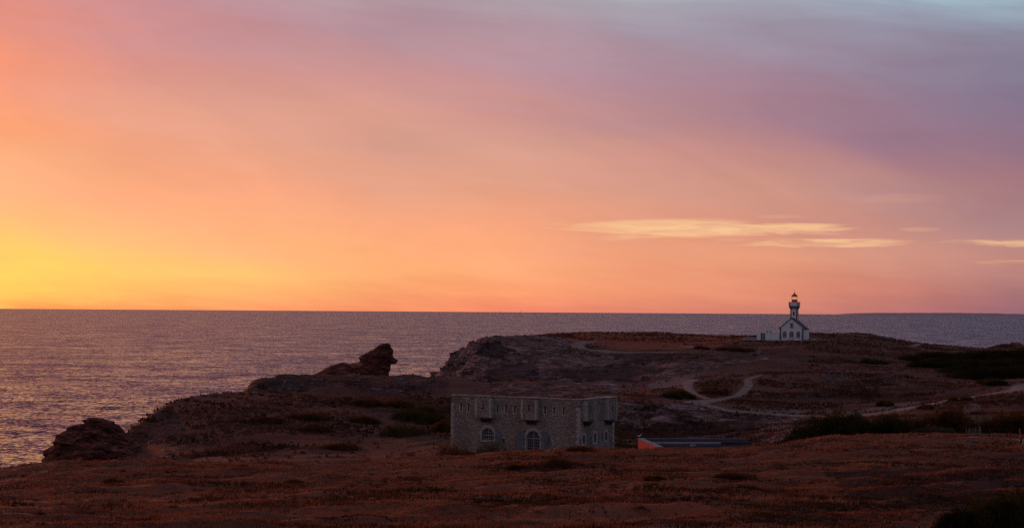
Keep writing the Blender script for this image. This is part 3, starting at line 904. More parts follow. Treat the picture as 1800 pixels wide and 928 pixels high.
far_rock = outcrop('rock_outcrop', [(1722, 622), (1728, 612.5), (1740, 609.5), (1748, 607.5), (1758, 604.5), (1766, 604), (1774, 604.5), (1776, 602), (1786, 601.5), (1795, 603), (1797, 606), (1806, 608), (1822, 606), (1840, 612), (1850, 622), (1800, 626), (1722, 625)], 655, 3.2, 0.3, 23, 0.2, 0.3)
tag(far_rock, 'low dark rocky knoll on the right skyline in front of the sea', 'rock')
p0 = cast(905, 801, 90)
ob = outcrop('boulder', [(898, 806), (899.5, 801), (902, 798.8), (906, 798.3), (909.5, 800), (911.5, 803), (912, 807), (905, 808)], float(p0[1]), 0.25, 0.035, 33, 0.03)
tag(ob, 'small grey boulder in the heath below the fort wall', 'boulder')
for px, py, w, lab in [(1716, 783, 5, None), (1240, 795, 4, None)]:
    pass

# ------------------------------------------------------------------ leaf masses
def leafmat(name, a, b, bsc=0.8):
    m, t = new_mat(name)
    g = t.node('ShaderNodeNewGeometry'); pos = g.outputs['Position']
    n = t.noise(pos, bsc, 4, 0.6)
    c = t.mix(t.mapr(n, 0.35, 0.65), (*a, 1), (*b, 1))
    d = t.node('ShaderNodeBsdfDiffuse'); t.l.new(c, d.inputs[0])
    tr = t.node('ShaderNodeBsdfTranslucent'); t.l.new(c, tr.inputs[0])
    mx = t.node('ShaderNodeMixShader'); mx.inputs[0].default_value = 0.3
    t.l.new(d.outputs[0], mx.inputs[1]); t.l.new(tr.outputs[0], mx.inputs[2])
    o = t.node('ShaderNodeOutputMaterial'); t.l.new(mx.outputs[0], o.inputs[0])
    return m


m_gorse = leafmat('gorse_foliage', (0.022, 0.021, 0.007), (0.085, 0.068, 0.018))
m_gorse2 = leafmat('rusty_gorse_foliage', (0.045, 0.024, 0.010), (0.15, 0.068, 0.024))
m_dkgorse = leafmat('deep_green_foliage', (0.012, 0.013, 0.006), (0.045, 0.042, 0.014), 0.15)
m_pale = leafmat('grey_green_foliage', (0.05, 0.05, 0.038), (0.11, 0.10, 0.08))
m_heather = leafmat('heather_foliage', (0.05, 0.022, 0.014), (0.13, 0.05, 0.03))
m_stem = mottled('bark', (0.05, 0.035, 0.025), (0.11, 0.08, 0.06), 6)


def leaves_mesh(lumps, n, size, seed, up=0.8, sprig=0.12):
    """lumps: (x,y,z,rx,ry,rz) half ellipsoids; n small leaf sprays spread through their volume"""
    r = np.random.default_rng(seed)
    L = np.array(lumps, float)
    vol = (L[:, 3] * L[:, 4] + L[:, 3] * L[:, 5]) ; pk = vol / vol.sum()
    k = r.choice(len(L), n, p=pk); Lk = L[k]
    d = r.normal(size=(n, 3)); d[:, 2] = np.abs(d[:, 2]) * 0.9; d /= np.linalg.norm(d, axis=1, keepdims=True)
    lump = fbm(d[:, 0] * 2.2 + k * 3.1, d[:, 1] * 2.2 + d[:, 2] * 2.7 + k, 3, seed) * 0.32
    rad = (r.random(n) ** 0.28) * (0.92 + lump)
    spr = r.random(n) < sprig; rad = np.where(spr, rad * (1 + r.random(n) * 0.22), rad)
    c = Lk[:, :3] + d * rad[:, None] * Lk[:, 3:6]
    dirn = d * 0.6 + r.normal(size=(n, 3)) * 0.5; dirn[:, 2] += up
    dirn /= np.linalg.norm(dirn, axis=1, keepdims=True)
    side = np.cross(dirn, r.normal(size=(n, 3))); side /= np.linalg.norm(side, axis=1, keepdims=True)
    s = size * (0.5 + r.random(n) * 0.9) * np.where(spr, 1.5, 1.0)
    wv = side * (s * np.where(spr, 0.14, 0.27))[:, None]
    V = np.stack([c - wv * 0.6, c + wv * 0.6, c + dirn * s[:, None] + wv * 0.15], 1).reshape(-1, 3)
    Fq = np.arange(len(V)).reshape(-1, 3)
    return V, Fq


def bush(name, pts, n, size, mat, label, cat, group=None, up=0.8, seed=1, y0=20, Yfix=None, sprig=0.12, sub=0.25):
    """pts: (px, py of foot, half width m, height m[, half depth])"""
    lumps = []
    for q in pts:
        px, py, hw, hh = q[:4]
        if Yfix:
            x = at(px, py, Yfix)[0]; p_ = np.array([x, Yfix, gz(x, Yfix)])
        else: p_ = cast(px, py, y0)
        dep = q[4] if len(q) > 4 else hw * 0.8
        lumps.append((p_[0], p_[1], p_[2] - sub * hh, hw, dep, hh * (1 + sub)))
    L = np.array(lumps); org = (L[:, 0].mean(), L[:, 1].mean(), L[:, 2].min())
    root = empty(name, org)
    tag(root, label, cat, group)
    V, Fq = leaves_mesh([(l[0] - org[0], l[1] - org[1], l[2] - org[2], *l[3:]) for l in lumps], n, size, seed, up, sprig)
    np_mesh('foliage', V, Fq, mat, False, parent=root)
    rr = random.Random(seed)
    for l in lumps:
        st = MB(); bx_, by_ = l[0] - org[0], l[1] - org[1]
        st.bar((bx_, by_, l[2] - org[2] - .15), (bx_, by_, l[2] - org[2] + .25 * l[5]), .07 * min(1.5, l[5]), .04, 6)
        for _ in range(5):
            a = rr.random() * 6.28; k = rr.uniform(0.2, 0.75)
            st.bar((bx_, by_, l[2] - org[2] + .05 * l[5]),
                   (l[0] - org[0] + l[3] * k * math.cos(a), l[1] - org[1] + l[4] * k * math.sin(a), l[2] - org[2] + l[5] * 0.75), 0.05 * min(1.5, l[5]), 0.015)
        st.build('stem', m_stem, root)
    return root


bush('gorse_thicket', [(1334, 773, 1.5, 1.0), (1350, 772, 1.7, 1.4), (1376, 772, 2.0, 1.6), (1408, 772, 2.2, 2.3), (1438, 772, 2.4, 3.0), (1464, 771, 2.4, 3.3), (1492, 769, 2.2, 2.9)], 52000, 0.24, m_gorse,
     'large dark gorse thicket with a spiky domed top, right of the slate roof', 'thicket', seed=3, Yfix=184, sprig=0.2)
bush('gorse_thicket', [(1520, 767, 1.5, 2.5), (1545, 767, 1.7, 2.4), (1572, 765, 1.6, 2.3), (1590, 764, 1.1, 1.8)], 22000, 0.22, m_gorse,
     'lower green gorse thicket joined to the right side of the large domed thicket', 'thicket', seed=4, Yfix=187, sprig=0.2)
bush('gorse_thicket', [(1598, 752, 1.6, 2.0), (1622, 752, 2.0, 2.6), (1648, 753, 2.2, 3.1), (1672, 754, 2.2, 3.4), (1688, 756, 1.6, 3.2)], 34000, 0.24, m_gorse2,
     'rust tinged gorse thicket with a blunt dark right end, behind the grey shrub', 'thicket', seed=5, Yfix=205)
bush('grey_shrub', [(1618, 762, 1.4, .95), (1640, 762, 1.5, 1.15), (1662, 762, 1.3, .9)], 11000, 0.16, m_pale,
     'pale grey green shrub in front of the rusty gorse thicket', 'shrub', seed=6, Yfix=186)
bush('gorse_thicket', [(1706, 752, 1.5, 1.6), (1730, 753, 2.0, 2.0), (1758, 754, 2.3, 2.7), (1786, 757, 2.3, 3.2), (1820, 760, 2.8, 3.2)], 34000, 0.24, m_gorse2,
     'dark rusty thicket at the right edge behind the picket fence', 'thicket', seed=7, Yfix=203)
bush('gorse_thicket', [(1606, 634, 6, 1.6, 7), (1640, 634, 8, 2.2, 9), (1680, 635, 9, 2.6, 12), (1720, 636, 10, 2.8, 14), (1765, 634, 10, 3.0, 16), (1810, 634, 12, 3.0, 18), (1690, 655, 6, 1.6, 8), (1740, 660, 8, 2.2, 10), (1790, 660, 8, 2.6, 10), (1630, 645, 6, 1.4, 6), (1660, 640, 9, 2.0, 9), (1700, 645, 10, 2.2, 12), (1770, 648, 11, 2.6, 12), (1720, 664, 8, 1.8, 8), (1765, 668, 9, 2.2, 8), (1800, 672, 8, 2.2, 8)], 110000, 0.5, m_dkgorse,
     'wide dark green thicket covering the slope below the right skyline', 'thicket', seed=8, y0=425, sub=0.1)
bush('gorse_thicket', [(1740, 673, 3.2, 1.0), (1752, 676, 3.0, .9)], 6000, 0.35, m_gorse, 'small green bush at the lower edge of the wide slope thicket', 'bush', seed=9, y0=380)
bush('low_shrub', [(1524, 639, 2.2, 1.3, 2), (1540, 640, 2.6, 1.1, 2), (1552, 640, 1.6, .8, 2)], 5000, 0.36, m_gorse, 'lone dark green shrub on the open slope right of the lighthouse', 'shrub', seed=10, y0=460)
bush('low_shrub', [(1228, 613, 2.0, .9, 2), (1240, 614, 1.4, .6, 2)], 3500, 0.32, m_gorse2, 'small brown shrub at the end of the white plateau path', 'shrub', seed=11, y0=520)
bush('low_shrub', [(1275, 616, 3.4, 1.1, 3), (1296, 617, 3.4, 1.2, 3), (1315, 618, 2.6, .9, 3)], 7000, 0.34, m_gorse2, 'row of brown shrubs on the slope below the white annex', 'shrub', seed=12, y0=520)
bush('low_shrub', [(1180, 700, 2.4, 1.2, 2), (1196, 700, 2.6, 1.7, 2), (1208, 701, 1.8, 1.2, 2)], 7000, 0.3, m_gorse, 'rounded brown green shrub left of the fork in the sandy tracks', 'shrub', seed=13, y0=335)
bush('low_shrub', [(1243, 692, 2.0, .8, 2), (1262, 693, 2.2, .7, 2)], 5000, 0.28, m_gorse2, 'low ochre shrub inside the loop of the sandy tracks', 'shrub', seed=14, y0=335)
bush('low_shrub', [(1552, 713, 1.6, .9, 1.4), (1561, 713, 1.2, .8, 1.4)], 3500, 0.25, m_gorse, 'small dark bush above the pale track', 'bush', seed=15, y0=310)
bush('low_shrub', [(1675, 707, 1.5, 1.0, 1.2)], 2600, 0.22, m_gorse, 'left one of two round bushes edging the pale track at right', 'bush', seed=16, y0=310)
bush('low_shrub', [(1697, 706, 1.7, 1.1, 1.2)], 2600, 0.22, m_gorse, 'right one of two round bushes edging the pale track at right', 'bush', seed=17, y0=310)
bush('low_shrub', [(1624, 719, 1.7, .9, 1.2), (1633, 718, 1.2, .7, 1.2)], 2600, 0.22, m_gorse2, 'flat bush below the pale track just above the rusty thicket', 'bush', seed=18, y0=300)
bush('low_shrub', [(848, 795, 1.1, 2.3), (862, 795, 1.3, 2.9), (876, 796, 1.1, 2.5), (890, 797, .8, 1.8)], 12000, 0.13, m_gorse, 'round green bush against the fort wall under the left arched window', 'bush', seed=19, Yfix=214, sprig=0.25)
bush('low_shrub', [(806, 798, 1.5, 2.4), (825, 798, 1.5, 1.9), (787, 798, 1.6, 2.7)], 12000, 0.15, m_gorse2, 'brown shrub in front of the left corner of the fort', 'bush', seed=20, Yfix=212, sprig=0.2)
bush('evergreen_hedge', [(1085, 790, .8, 4.7, 1.0), (1096, 790, .8, 4.75, 1.0), (1106, 790, .8, 4.7, 1.0), (1115, 790, .8, 4.7, 1.0)], 20000, 0.13, m_gorse, 'clipped green hedge between the fort and the orange gable', 'hedge', seed=21, Yfix=200, sprig=0.02)
k = 30
for i, (px, py, hw, hh) in enumerate([(700, 716, 3.2, 1.4), (722, 738, 4.0, 2.2), (745, 726, 3.0, 1.2), (765, 745, 3.2, 2.0), (640, 712, 3.6, 1.1), (712, 766, 4.5, 1.9), (783, 760, 2.6, 2.0)]):
    bush('low_shrub', [(px - 8, py, hw * .8, hh * .8), (px, py, hw, hh), (px + 9, py, hw * .7, hh * .7)], 6000, 0.26, m_gorse if i % 2 else m_gorse2,
         ['low brown shrub on the brow of the left hill', 'large rounded green shrub on the hillside left of the fort', 'small shrub near the brow close to the fort roof', 'dark green shrub beside the upper left corner of the fort', 'flat shrub on the brow of the hill below the sea crag', 'broad brown shrub low on the slope left of the fort', 'green shrub touching the left wall of the fort'][i], 'shrub', seed=k + i, y0=222)
for i, (px, py, hw, hh, lab) in enumerate([(556, 758, 2.6, 1.0, 'dark shrub halfway down the left hill'), (470, 742, 3.4, .8, 'flat rusty shrub high on the left hill'), (540, 735, 3.8, .9, 'wide rusty shrub near the middle of the left hill'), (640, 742, 3.0, 1.2, 'brown bush right of the middle of the left hill'), (600, 790, 3.0, .9, 'dark bush at the foot of the left hill')]):
    bush('low_shrub', [(px - 9, py, hw * .7, hh * .7), (px, py, hw, hh), (px + 10, py + 1, hw * .6, hh * .7)], 5000, 0.24, m_gorse2, lab, 'shrub', seed=50 + i, y0=222)
for i, (px, py, hw, hh, lab) in enumerate([(199, 851, .75, .42, 'dark heather mound alone in the heath at far left'), (980, 820, 1.5, .55, 'broad dark heather mound in the heath below the fort'), (905, 824, .9, .3, 'small reddish heather mound left of the broad dark one'), (1020, 793, 1.3, .35, 'flat dark mound on the crest in front of the fort corner'), (515, 849, .5, .18, 'small dark clump right of centre in the left heath'), (1290, 842, 1.6, .4, 'low dark mound in the heath below the slate roof'), (1150, 845, .7, .25, 'small mound in the middle of the heath')]):
    bush('heather_mound', [(px - 5, py, hw * .7, hh * .8), (px, py, hw, hh), (px + 7, py, hw * .8, hh * .7)], 6000, 0.075, m_gorse2, lab, 'shrub', seed=60 + i, y0=60)
bush('gorse_thicket', [(1660, 940, .5, .55), (1690, 940, .55, .75), (1720, 940, .6, .95), (1755, 940, .6, 1.05), (1790, 938, .7, 1.25), (1830, 938, .8, 1.4)], 30000, 0.10, m_gorse,
     'near green gorse bush filling the lower right corner', 'bush', seed=71, Yfix=50, sprig=0.2)

# ------------------------------------------------------------------ heath grass and heather sprigs (uncountable)
def heath():
    n = 330000
    r = RNG
    Y = 40 * (205 / 40) ** r.random(n)
    u = (r.random(n) * 2 - 1) * 985
    X = u * Y / F
    dens = fbm(X * 0.25, Y * 0.4, 4, 101)
    keep = r.random(n) < np.clip(0.55 + dens * 1.6, 0.08, 1)
    X, Y = X[keep], Y[keep]; n = len(X)
    Zg = zfun(X, Y)
    patch = np.clip(0.5 + fbm(X * 0.12, Y * 0.2, 3, 111) * 1.6, 0, 1)
    H = (0.07 + 0.17 * patch * r.random(n)) * (0.8 + 0.4 * r.random(n))
    gpx, gpy = proj(X, Y, Zg)
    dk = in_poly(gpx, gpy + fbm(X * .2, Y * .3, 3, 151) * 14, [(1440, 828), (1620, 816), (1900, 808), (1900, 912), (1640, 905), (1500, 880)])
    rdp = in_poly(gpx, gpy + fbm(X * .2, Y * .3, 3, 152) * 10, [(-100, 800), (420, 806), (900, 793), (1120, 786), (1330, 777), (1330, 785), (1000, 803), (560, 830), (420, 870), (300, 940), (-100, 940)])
    shift = np.where(dk, -0.42, 0) + np.where(rdp, 0.22, 0)  # painted into blade tint: vignette at right, glare at left, light on crest
    H = H * np.where(dk, 0.75, 1.0)
    V = []; tint = []
    for b in range(3):
        ang = r.random(n) * 6.28; lean = 0.45 * r.random(n)
        ox, oy = (r.random(n) - .5) * .22, (r.random(n) - .5) * .22
        wdt = (0.012 + 0.020 * r.random(n)) * (1 + Y / 110)
        bx, by = X + ox, Y + oy
        hx, hy = np.cos(ang) * wdt, np.sin(ang) * wdt * .5
        h = H * (0.6 + 0.6 * r.random(n))
        tx, ty = bx + lean * h * np.cos(ang * 1.7) + 0.25 * h, by + lean * h * np.sin(ang * 1.7)
        V.append(np.stack([np.stack([bx - hx, by - hy, Zg - .03], -1), np.stack([bx + hx, by + hy, Zg - .03], -1), np.stack([tx, ty, Zg + h], -1)], 1))
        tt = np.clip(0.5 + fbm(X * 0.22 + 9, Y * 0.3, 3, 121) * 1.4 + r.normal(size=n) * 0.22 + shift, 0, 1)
        tint.append(np.repeat(tt, 3))
    V = np.concatenate(V).reshape(-1, 3)
    m, t = new_mat('heath_grass')
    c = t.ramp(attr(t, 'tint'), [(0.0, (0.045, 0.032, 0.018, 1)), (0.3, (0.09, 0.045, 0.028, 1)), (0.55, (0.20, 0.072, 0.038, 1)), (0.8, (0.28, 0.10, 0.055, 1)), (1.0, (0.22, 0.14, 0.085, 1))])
    d = t.node('ShaderNodeBsdfDiffuse'); t.l.new(c, d.inputs[0])
    tr = t.node('ShaderNodeBsdfTranslucent'); t.l.new(c, tr.inputs[0])
    mx = t.node('ShaderNodeMixShader'); mx.inputs[0].default_value = 0.4
    t.l.new(d.outputs[0], mx.inputs[1]); t.l.new(tr.outputs[0], mx.inputs[2])
    o = t.node('ShaderNodeOutputMaterial'); t.l.new(mx.outputs[0], o.inputs[0])
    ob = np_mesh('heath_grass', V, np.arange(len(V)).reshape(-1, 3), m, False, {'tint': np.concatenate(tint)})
    tag(ob, 'rusty heather and dry grass covering the near slope', 'grass', kind='stuff')


heath()


def heather_tussocks():
    n = 1500; r = np.random.default_rng(77)
    Y = 44 * (190 / 44) ** r.random(n); u = (r.random(n) * 2 - 1) * 980; X = u * Y / F
    d = fbm(X * .2, Y * .3, 3, 141); k = r.random(n) < np.clip(.45 + d * 1.8, .05, 1)
    k &= near_track(X, Y) > 1.0
    X, Y = X[k], Y[k]; z = zfun(X, Y)
    V = []
    per = 90
    for i in range(len(X)):
        s_ = 0.18 + 0.45 * r.random() ** 2
        v, _ = leaves_mesh([(X[i], Y[i], z[i] - .08, s_, s_ * .8, s_ * .55)], per, .07 + Y[i] * .0004, 1000 + i, .9, .1)
        V.append(v)
    V = np.concatenate(V)
    m = leafmat('heather_tussock', (0.028, 0.017, 0.011), (0.13, 0.052, 0.032), 0.5)
    ob = np_mesh('heather_tussocks', V, np.arange(len(V)).reshape(-1, 3), m, False)
    tag(ob, 'dark heather tussocks scattered through the near heath', 'heather', kind='stuff')


heather_tussocks()


def scrub():
    """tussocks over the far slopes"""
    n = 150000; r = RNG
    Y = 222 + (680 - 222) * r.random(n)
    u = (r.random(n) * 2 - 1) * 980; X = u * Y / F
    dens = fbm(X * 0.07, Y * 0.07, 4, 131)
    z = zfun(X, Y)
    z2 = zfun(X, Y + 1.0)
    px, py = proj(X, Y, z)
    keep = (r.random(n) < np.clip(0.35 + dens * 1.8, 0.02, 1)) & (z > 4) & (np.abs(z2 - z) < 0.5)
    for poly in ([(760, 700), (760, 640), (880, 585), (1015, 595), (1040, 625), (1100, 700)], [(1060, 610), (1420, 612), (1420, 640), (1060, 700)]):
        keep &= ~(in_poly(px, py, poly) & (r.random(n) < 0.85))
    keep &= ~(in_poly(px, py, [(395, 720), (395, 640), (800, 645), (800, 668), (560, 668), (440, 700)]) & (Y > 345) & (Y < 430) & (r.random(n) < 0.97))
    keep &= ~((np.abs(X - 5) < 12) & (np.abs(Y - 225) < 9))
    keep &= ~((np.abs(X - 91) < 14) & (np.abs(Y - 610) < 12))
    for ob in [o for o in COL.objects if o.name.startswith('path')]:
        q = np.empty(len(ob.data.vertices) * 3, np.float32); ob.data.vertices.foreach_get('co', q); q = q.reshape(-1, 3)[4::27]
        for s_ in range(0, len(q)):
            keep &= (np.abs(X - q[s_, 0]) + np.abs(Y - q[s_, 1]) * 0.7) > 2.2
    X, Y, z = X[keep], Y[keep], z[keep]; n = len(X)
    V = []
    for b in range(4):
        h = (0.12 + 0.42 * r.random(n) ** 2); w = h * 0.55 * (0.5 + r.random(n))
        ox, oy = (r.random(n) - .5) * .7, (r.random(n) - .5) * .7
        a = r.random(n) * 3.14
        V.append(np.stack([np.stack([X + ox - w * np.cos(a), Y + oy - w * np.sin(a), z - .08], -1), np.stack([X + ox + w * np.cos(a), Y + oy + w * np.sin(a), z - .08], -1), np.stack([X + ox + w * .3 * r.normal(size=n), Y + oy, z + h], -1)], 1))
    V = np.concatenate(V).reshape(-1, 3)
    m = leafmat('scrub_foliage', (0.042, 0.024, 0.015), (0.15, 0.075, 0.048), 0.12)
    ob = np_mesh('scrub_vegetation', V, np.arange(len(V)).reshape(-1, 3), m, False)
    tag(ob, 'low dark scrub dotted over the far slopes', 'scrub', kind='stuff')


scrub()

# ------------------------------------------------------------------ building materials
m_stone, t = new_mat('rubble_stone')
g = t.node('ShaderNodeTexCoord'); pos = g.outputs['Object']
mp = t.node('ShaderNodeMapping'); t.l.new(pos, mp.inputs[0]); mp.inputs['Scale'].default_value = (1, 1, 1.9)
vo = t.node('ShaderNodeTexVoronoi'); vo.inputs['Scale'].default_value = 3.4; t.l.new(mp.outputs[0], vo.inputs['Vector'])
ve = t.node('ShaderNodeTexVoronoi', feature='DISTANCE_TO_EDGE'); ve.inputs['Scale'].default_value = 3.4; t.l.new(mp.outputs[0], ve.inputs['Vector'])
sp = t.node('ShaderNodeSeparateColor'); t.l.new(vo.outputs['Color'], sp.inputs[0])
big = t.noise(pos, 0.35, 5, 0.6); fn = t.noise(pos, 3.0, 6, 0.65)
f = t.math('ADD', t.math('MULTIPLY', sp.outputs[0], 0.26), t.math('ADD', t.math('MULTIPLY', big, 0.62), t.math('MULTIPLY', fn, 0.35)))
c = t.ramp(f, [(0.30, (0.12, 0.088, 0.07, 1)), (0.48, (0.22, 0.172, 0.14, 1)), (0.64, (0.33, 0.275, 0.23, 1)), (0.85, (0.46, 0.41, 0.35, 1))])
c = t.mix(t.mapr(ve.outputs[0], 0.0, 0.07), (0.13, 0.108, 0.09, 1), c)
finish(t, c, 0.95, t.math('ADD', t.mapr(ve.outputs[0], 0.0, 0.12), t.math('MULTIPLY', fn, 0.6)), 0.8, 0.06, 0.15)
m_dressed = mottled('dressed_stone', (0.30, 0.26, 0.22), (0.50, 0.45, 0.39), 2.0)
m_corbel = mottled('corbel_stone', (0.035, 0.022, 0.020), (0.08, 0.05, 0.045), 3.0)
m_coping = mottled('coping_stone', (0.26, 0.24, 0.21), (0.50, 0.47, 0.42), 1.4)
m_shutter = mottled('grey_shutter_paint', (0.10, 0.115, 0.13), (0.17, 0.19, 0.20), 1.5, 0.7)
m_frame = mottled('pale_frame_paint', (0.22, 0.22, 0.24), (0.32, 0.32, 0.34), 3, 0.6)
m_glass, t = new_mat('dark_glass'); finish(t, (0.012, 0.010, 0.012, 1), 0.25, None, spec=0.5)
m_dark, t = new_mat('dark_opening'); finish(t, (0.012, 0.010, 0.010, 1), 0.9)
m_white = mottled('white_render', (0.76, 0.76, 0.77), (0.86, 0.86, 0.86), 1.2, 0.85, 0.2, 0.01)
m_quoin = mottled('brown_quoin_stone', (0.085, 0.070, 0.065), (0.20, 0.17, 0.15), 2.0)
m_slate = mottled('roof_slate', (0.020, 0.021, 0.026), (0.042, 0.043, 0.052), 3.0, 0.95, 0.4, 0.02, (0.6, 2.5, 2.5), spec=0.03)
m_brownroof = mottled('brown_slate', (0.07, 0.060, 0.055), (0.14, 0.12, 0.11), 2.5, 0.8)
m_orange = mottled('orange_red_render', (0.66, 0.11, 0.075), (0.78, 0.15, 0.10), 1.5, 0.85)
m_zinc = mottled('pale_zinc', (0.22, 0.23, 0.245), (0.34, 0.35, 0.37), 2.0, 0.8)
m_door = mottled('grey_green_door_paint', (0.18, 0.18, 0.17), (0.26, 0.26, 0.245), 2.0, 0.7)
m_red = mottled('red_lantern_paint', (0.70, 0.03, 0.02), (0.85, 0.05, 0.03), 2.0, 0.5)
m_concrete = mottled('pale_concrete', (0.26, 0.245, 0.225), (0.42, 0.40, 0.37), 0.8)
m_wood = mottled('weathered_picket_wood', (0.14, 0.125, 0.11), (0.26, 0.24, 0.21), 5.0)
m_darkwood = mottled('dark_post_wood', (0.03, 0.022, 0.02), (0.06, 0.045, 0.04), 5.0)
m_lamp, t = new_mat('lantern_glass_lit')
em = t.node('ShaderNodeEmission'); em.inputs[0].default_value = (1.0, 0.62, 0.34, 1); em.inputs[1].default_value = 0.55
trn = t.node('ShaderNodeBsdfTransparent'); mx = t.node('ShaderNodeMixShader'); mx.inputs[0].default_value = 0.62
t.l.new(trn.outputs[0], mx.inputs[1]); t.l.new(em.outputs[0], mx.inputs[2])
o = t.node('ShaderNodeOutputMaterial'); t.l.new(mx.outputs[0], o.inputs[0])
m_lens, t = new_mat('lamp_lens')
em = t.node('ShaderNodeEmission'); em.inputs[0].default_value = (1.0, 0.55, 0.30, 1); em.inputs[1].default_value = 0.55
o = t.node('ShaderNodeOutputMaterial'); t.l.new(em.outputs[0], o.inputs[0])


def boolean_cut(ob, cutter_mb):
    cut = cutter_mb.build('cutter', m_dark)
    cut.parent = ob.parent; cut.location = ob.location
    md = ob.modifiers.new('b', 'BOOLEAN'); md.operation = 'DIFFERENCE'; md.solver = 'EXACT'; md.object = cut
    bpy.context.view_layer.update()
    dg = bpy.context.evaluated_depsgraph_get()
    me = bpy.data.meshes.new_from_object(ob.evaluated_get(dg))
    ob.modifiers.clear()
    old = ob.data; ob.data = me; me.name = ob.name
    bpy.data.objects.remove(cut)
    bpy.data.meshes.remove(old)


# ------------------------------------------------------------------ the fort
FA = Vector((-7.6, 230.0)); FC = Vector((8.25, 220.0))
ux = (FC - FA).normalized(); uy = Vector((-ux.y, ux.x)); FW = (FC - FA).length; FD = 8.6
FZ0, FZT = 11.6, 19.35
fort = empty('stone_fort', (FA.x, FA.y, 0), math.atan2(ux.y, ux.x))
tag(fort, 'square grey rubble stone fort with arrow slits, flat roof and arched windows in the hollow', 'fort')


def ray_line(px, py, P0, d):
    a, b = un(px, py)
    # P0 + s d = (a*Y, Y)
    # x0 + s dx = a (y0 + s dy)
    s_ = (a * P0.y - P0.x) / (d.x - a * d.y)
    Y = P0.y + s_ * d.y
    return s_, CAMZ + b * Y


z2f = lambda x, y: ray_line(780 + x / 5.625, 680 + y / 5.625, FA, ux)     # front facade: (local x, z)
z3s = lambda x, y: ray_line(990 + x / 8.436, 690 + y / 8.436, FC, uy)     # side facade: (local y, z)
RT = FZT - 0.75
wall = MB().box(0, FW, 0, FD, FZ0, RT).build('wall', m_stone, fort)
cut = MB()
slits = []
for x, y0_, y1_ in [(173, 165, 235), (247, 168, 238), (323, 170, 240), (533, 180, 250), (617, 182, 252), (703, 186, 256), (777, 190, 262), (1003, 196, 262), (1093, 200, 266), (1187, 206, 270)]:
    sx, zt_ = z2f(x, y0_); _, zb_ = z2f(x, y1_)
    slits.append((sx, zb_, zt_))
for sx, zb_, zt_ in slits: cut.box(sx - .11, sx + .11, -0.3, 0.55, zb_, zt_)
sx, zt_ = z2f(592, 508); _, zb_ = z2f(592, 552); cut.box(sx - .12, sx + .12, -0.3, 0.5, zb_, zt_); slit_low = (sx, zb_, zt_)
W1c, W1t = z2f(437, 405); _, W1b = z2f(437, 527); W1h = 0.5 * (z2f(497, 450)[0] - z2f(378, 450)[0])
W2c, W2t = z2f(885, 432); W2h = 0.5 * (z2f(950, 450)[0] - z2f(820, 450)[0]); W2b = 12.35
for c_, h_, b_, t_ in ((W1c, W1h, W1b, W1t), (W2c, W2h, W2b, W2t)):
    cut.prism_y(arch_pts(c_, h_, b_, t_ - h_), -0.3, 0.45)
side = []
for x, t_, b_ in ((303, 628, 755), (470, 605, 732), (632, 580, 706)):
    yc, zt_ = z3s(x, t_); _, zb_ = z3s(x, b_); side.append((yc, zb_, zt_))
    hw = 0.36
    P_ = arch_pts(yc, hw, zb_, zt_ - hw * 1.15, 10, 0.15)
    V = [(FW - 0.4, a_, b2) for a_, b2 in P_] + [(FW + 0.3, a_, b2) for a_, b2 in P_]
    n_ = len(P_)
    cut.add(V, [tuple(range(n_ - 1, -1, -1)), tuple(range(n_, 2 * n_))] + [(i, (i + 1) % n_, (i + 1) % n_ + n_, i + n_) for i in range(n_)])
sslit = []
for x in (452, 480, 512, 545):
    yc, zt_ = z3s(x, 205); _, zb_ = z3s(x, 305)
    cut.box(FW - 0.5, FW + 0.3, yc - .06, yc + .06, zb_, zt_); sslit.append((yc, zb_, zt_))
boolean_cut(wall, cut)
# parapet and coping
pt = .42
par = MB().box(0, FW, 0, pt, RT, FZT).box(FW - 3.4, FW, FD - pt, FD, RT, FZT).box(FW - pt, FW, pt, FD - pt, RT, FZT)
par.build('parapet', m_stone, fort)
cp = MB()
rr = random.Random(5)
x = -0.06
while x < FW + .05:
    L_ = min(rr.uniform(.5, 1.0), FW + .06 - x); h = rr.uniform(.07, .13)
    cp.box(x, x + L_ - .015, -.07, pt + .04, FZT, FZT + h)
    if x > FW - 3.4: cp.box(x, x + L_ - .015, FD - pt - .04, FD + .07, FZT, FZT + h)
    x += L_
y = pt + .06
while y < FD - pt - .08:
    L_ = min(rr.uniform(.5, 1.0), FD - pt - .06 - y); h = rr.uniform(.07, .13)
    cp.box(FW - pt - .04, FW + .07, y, y + L_ - .015, FZT, FZT + h); y += L_
cp.build('coping', m_coping, fort)
MB().box(pt, FW - pt, pt, FD - pt, RT + .003, RT + .05).build('roof', mottled('roof_gravel', (0.12, .105, .09), (.22, .2, .18), 2), fort)
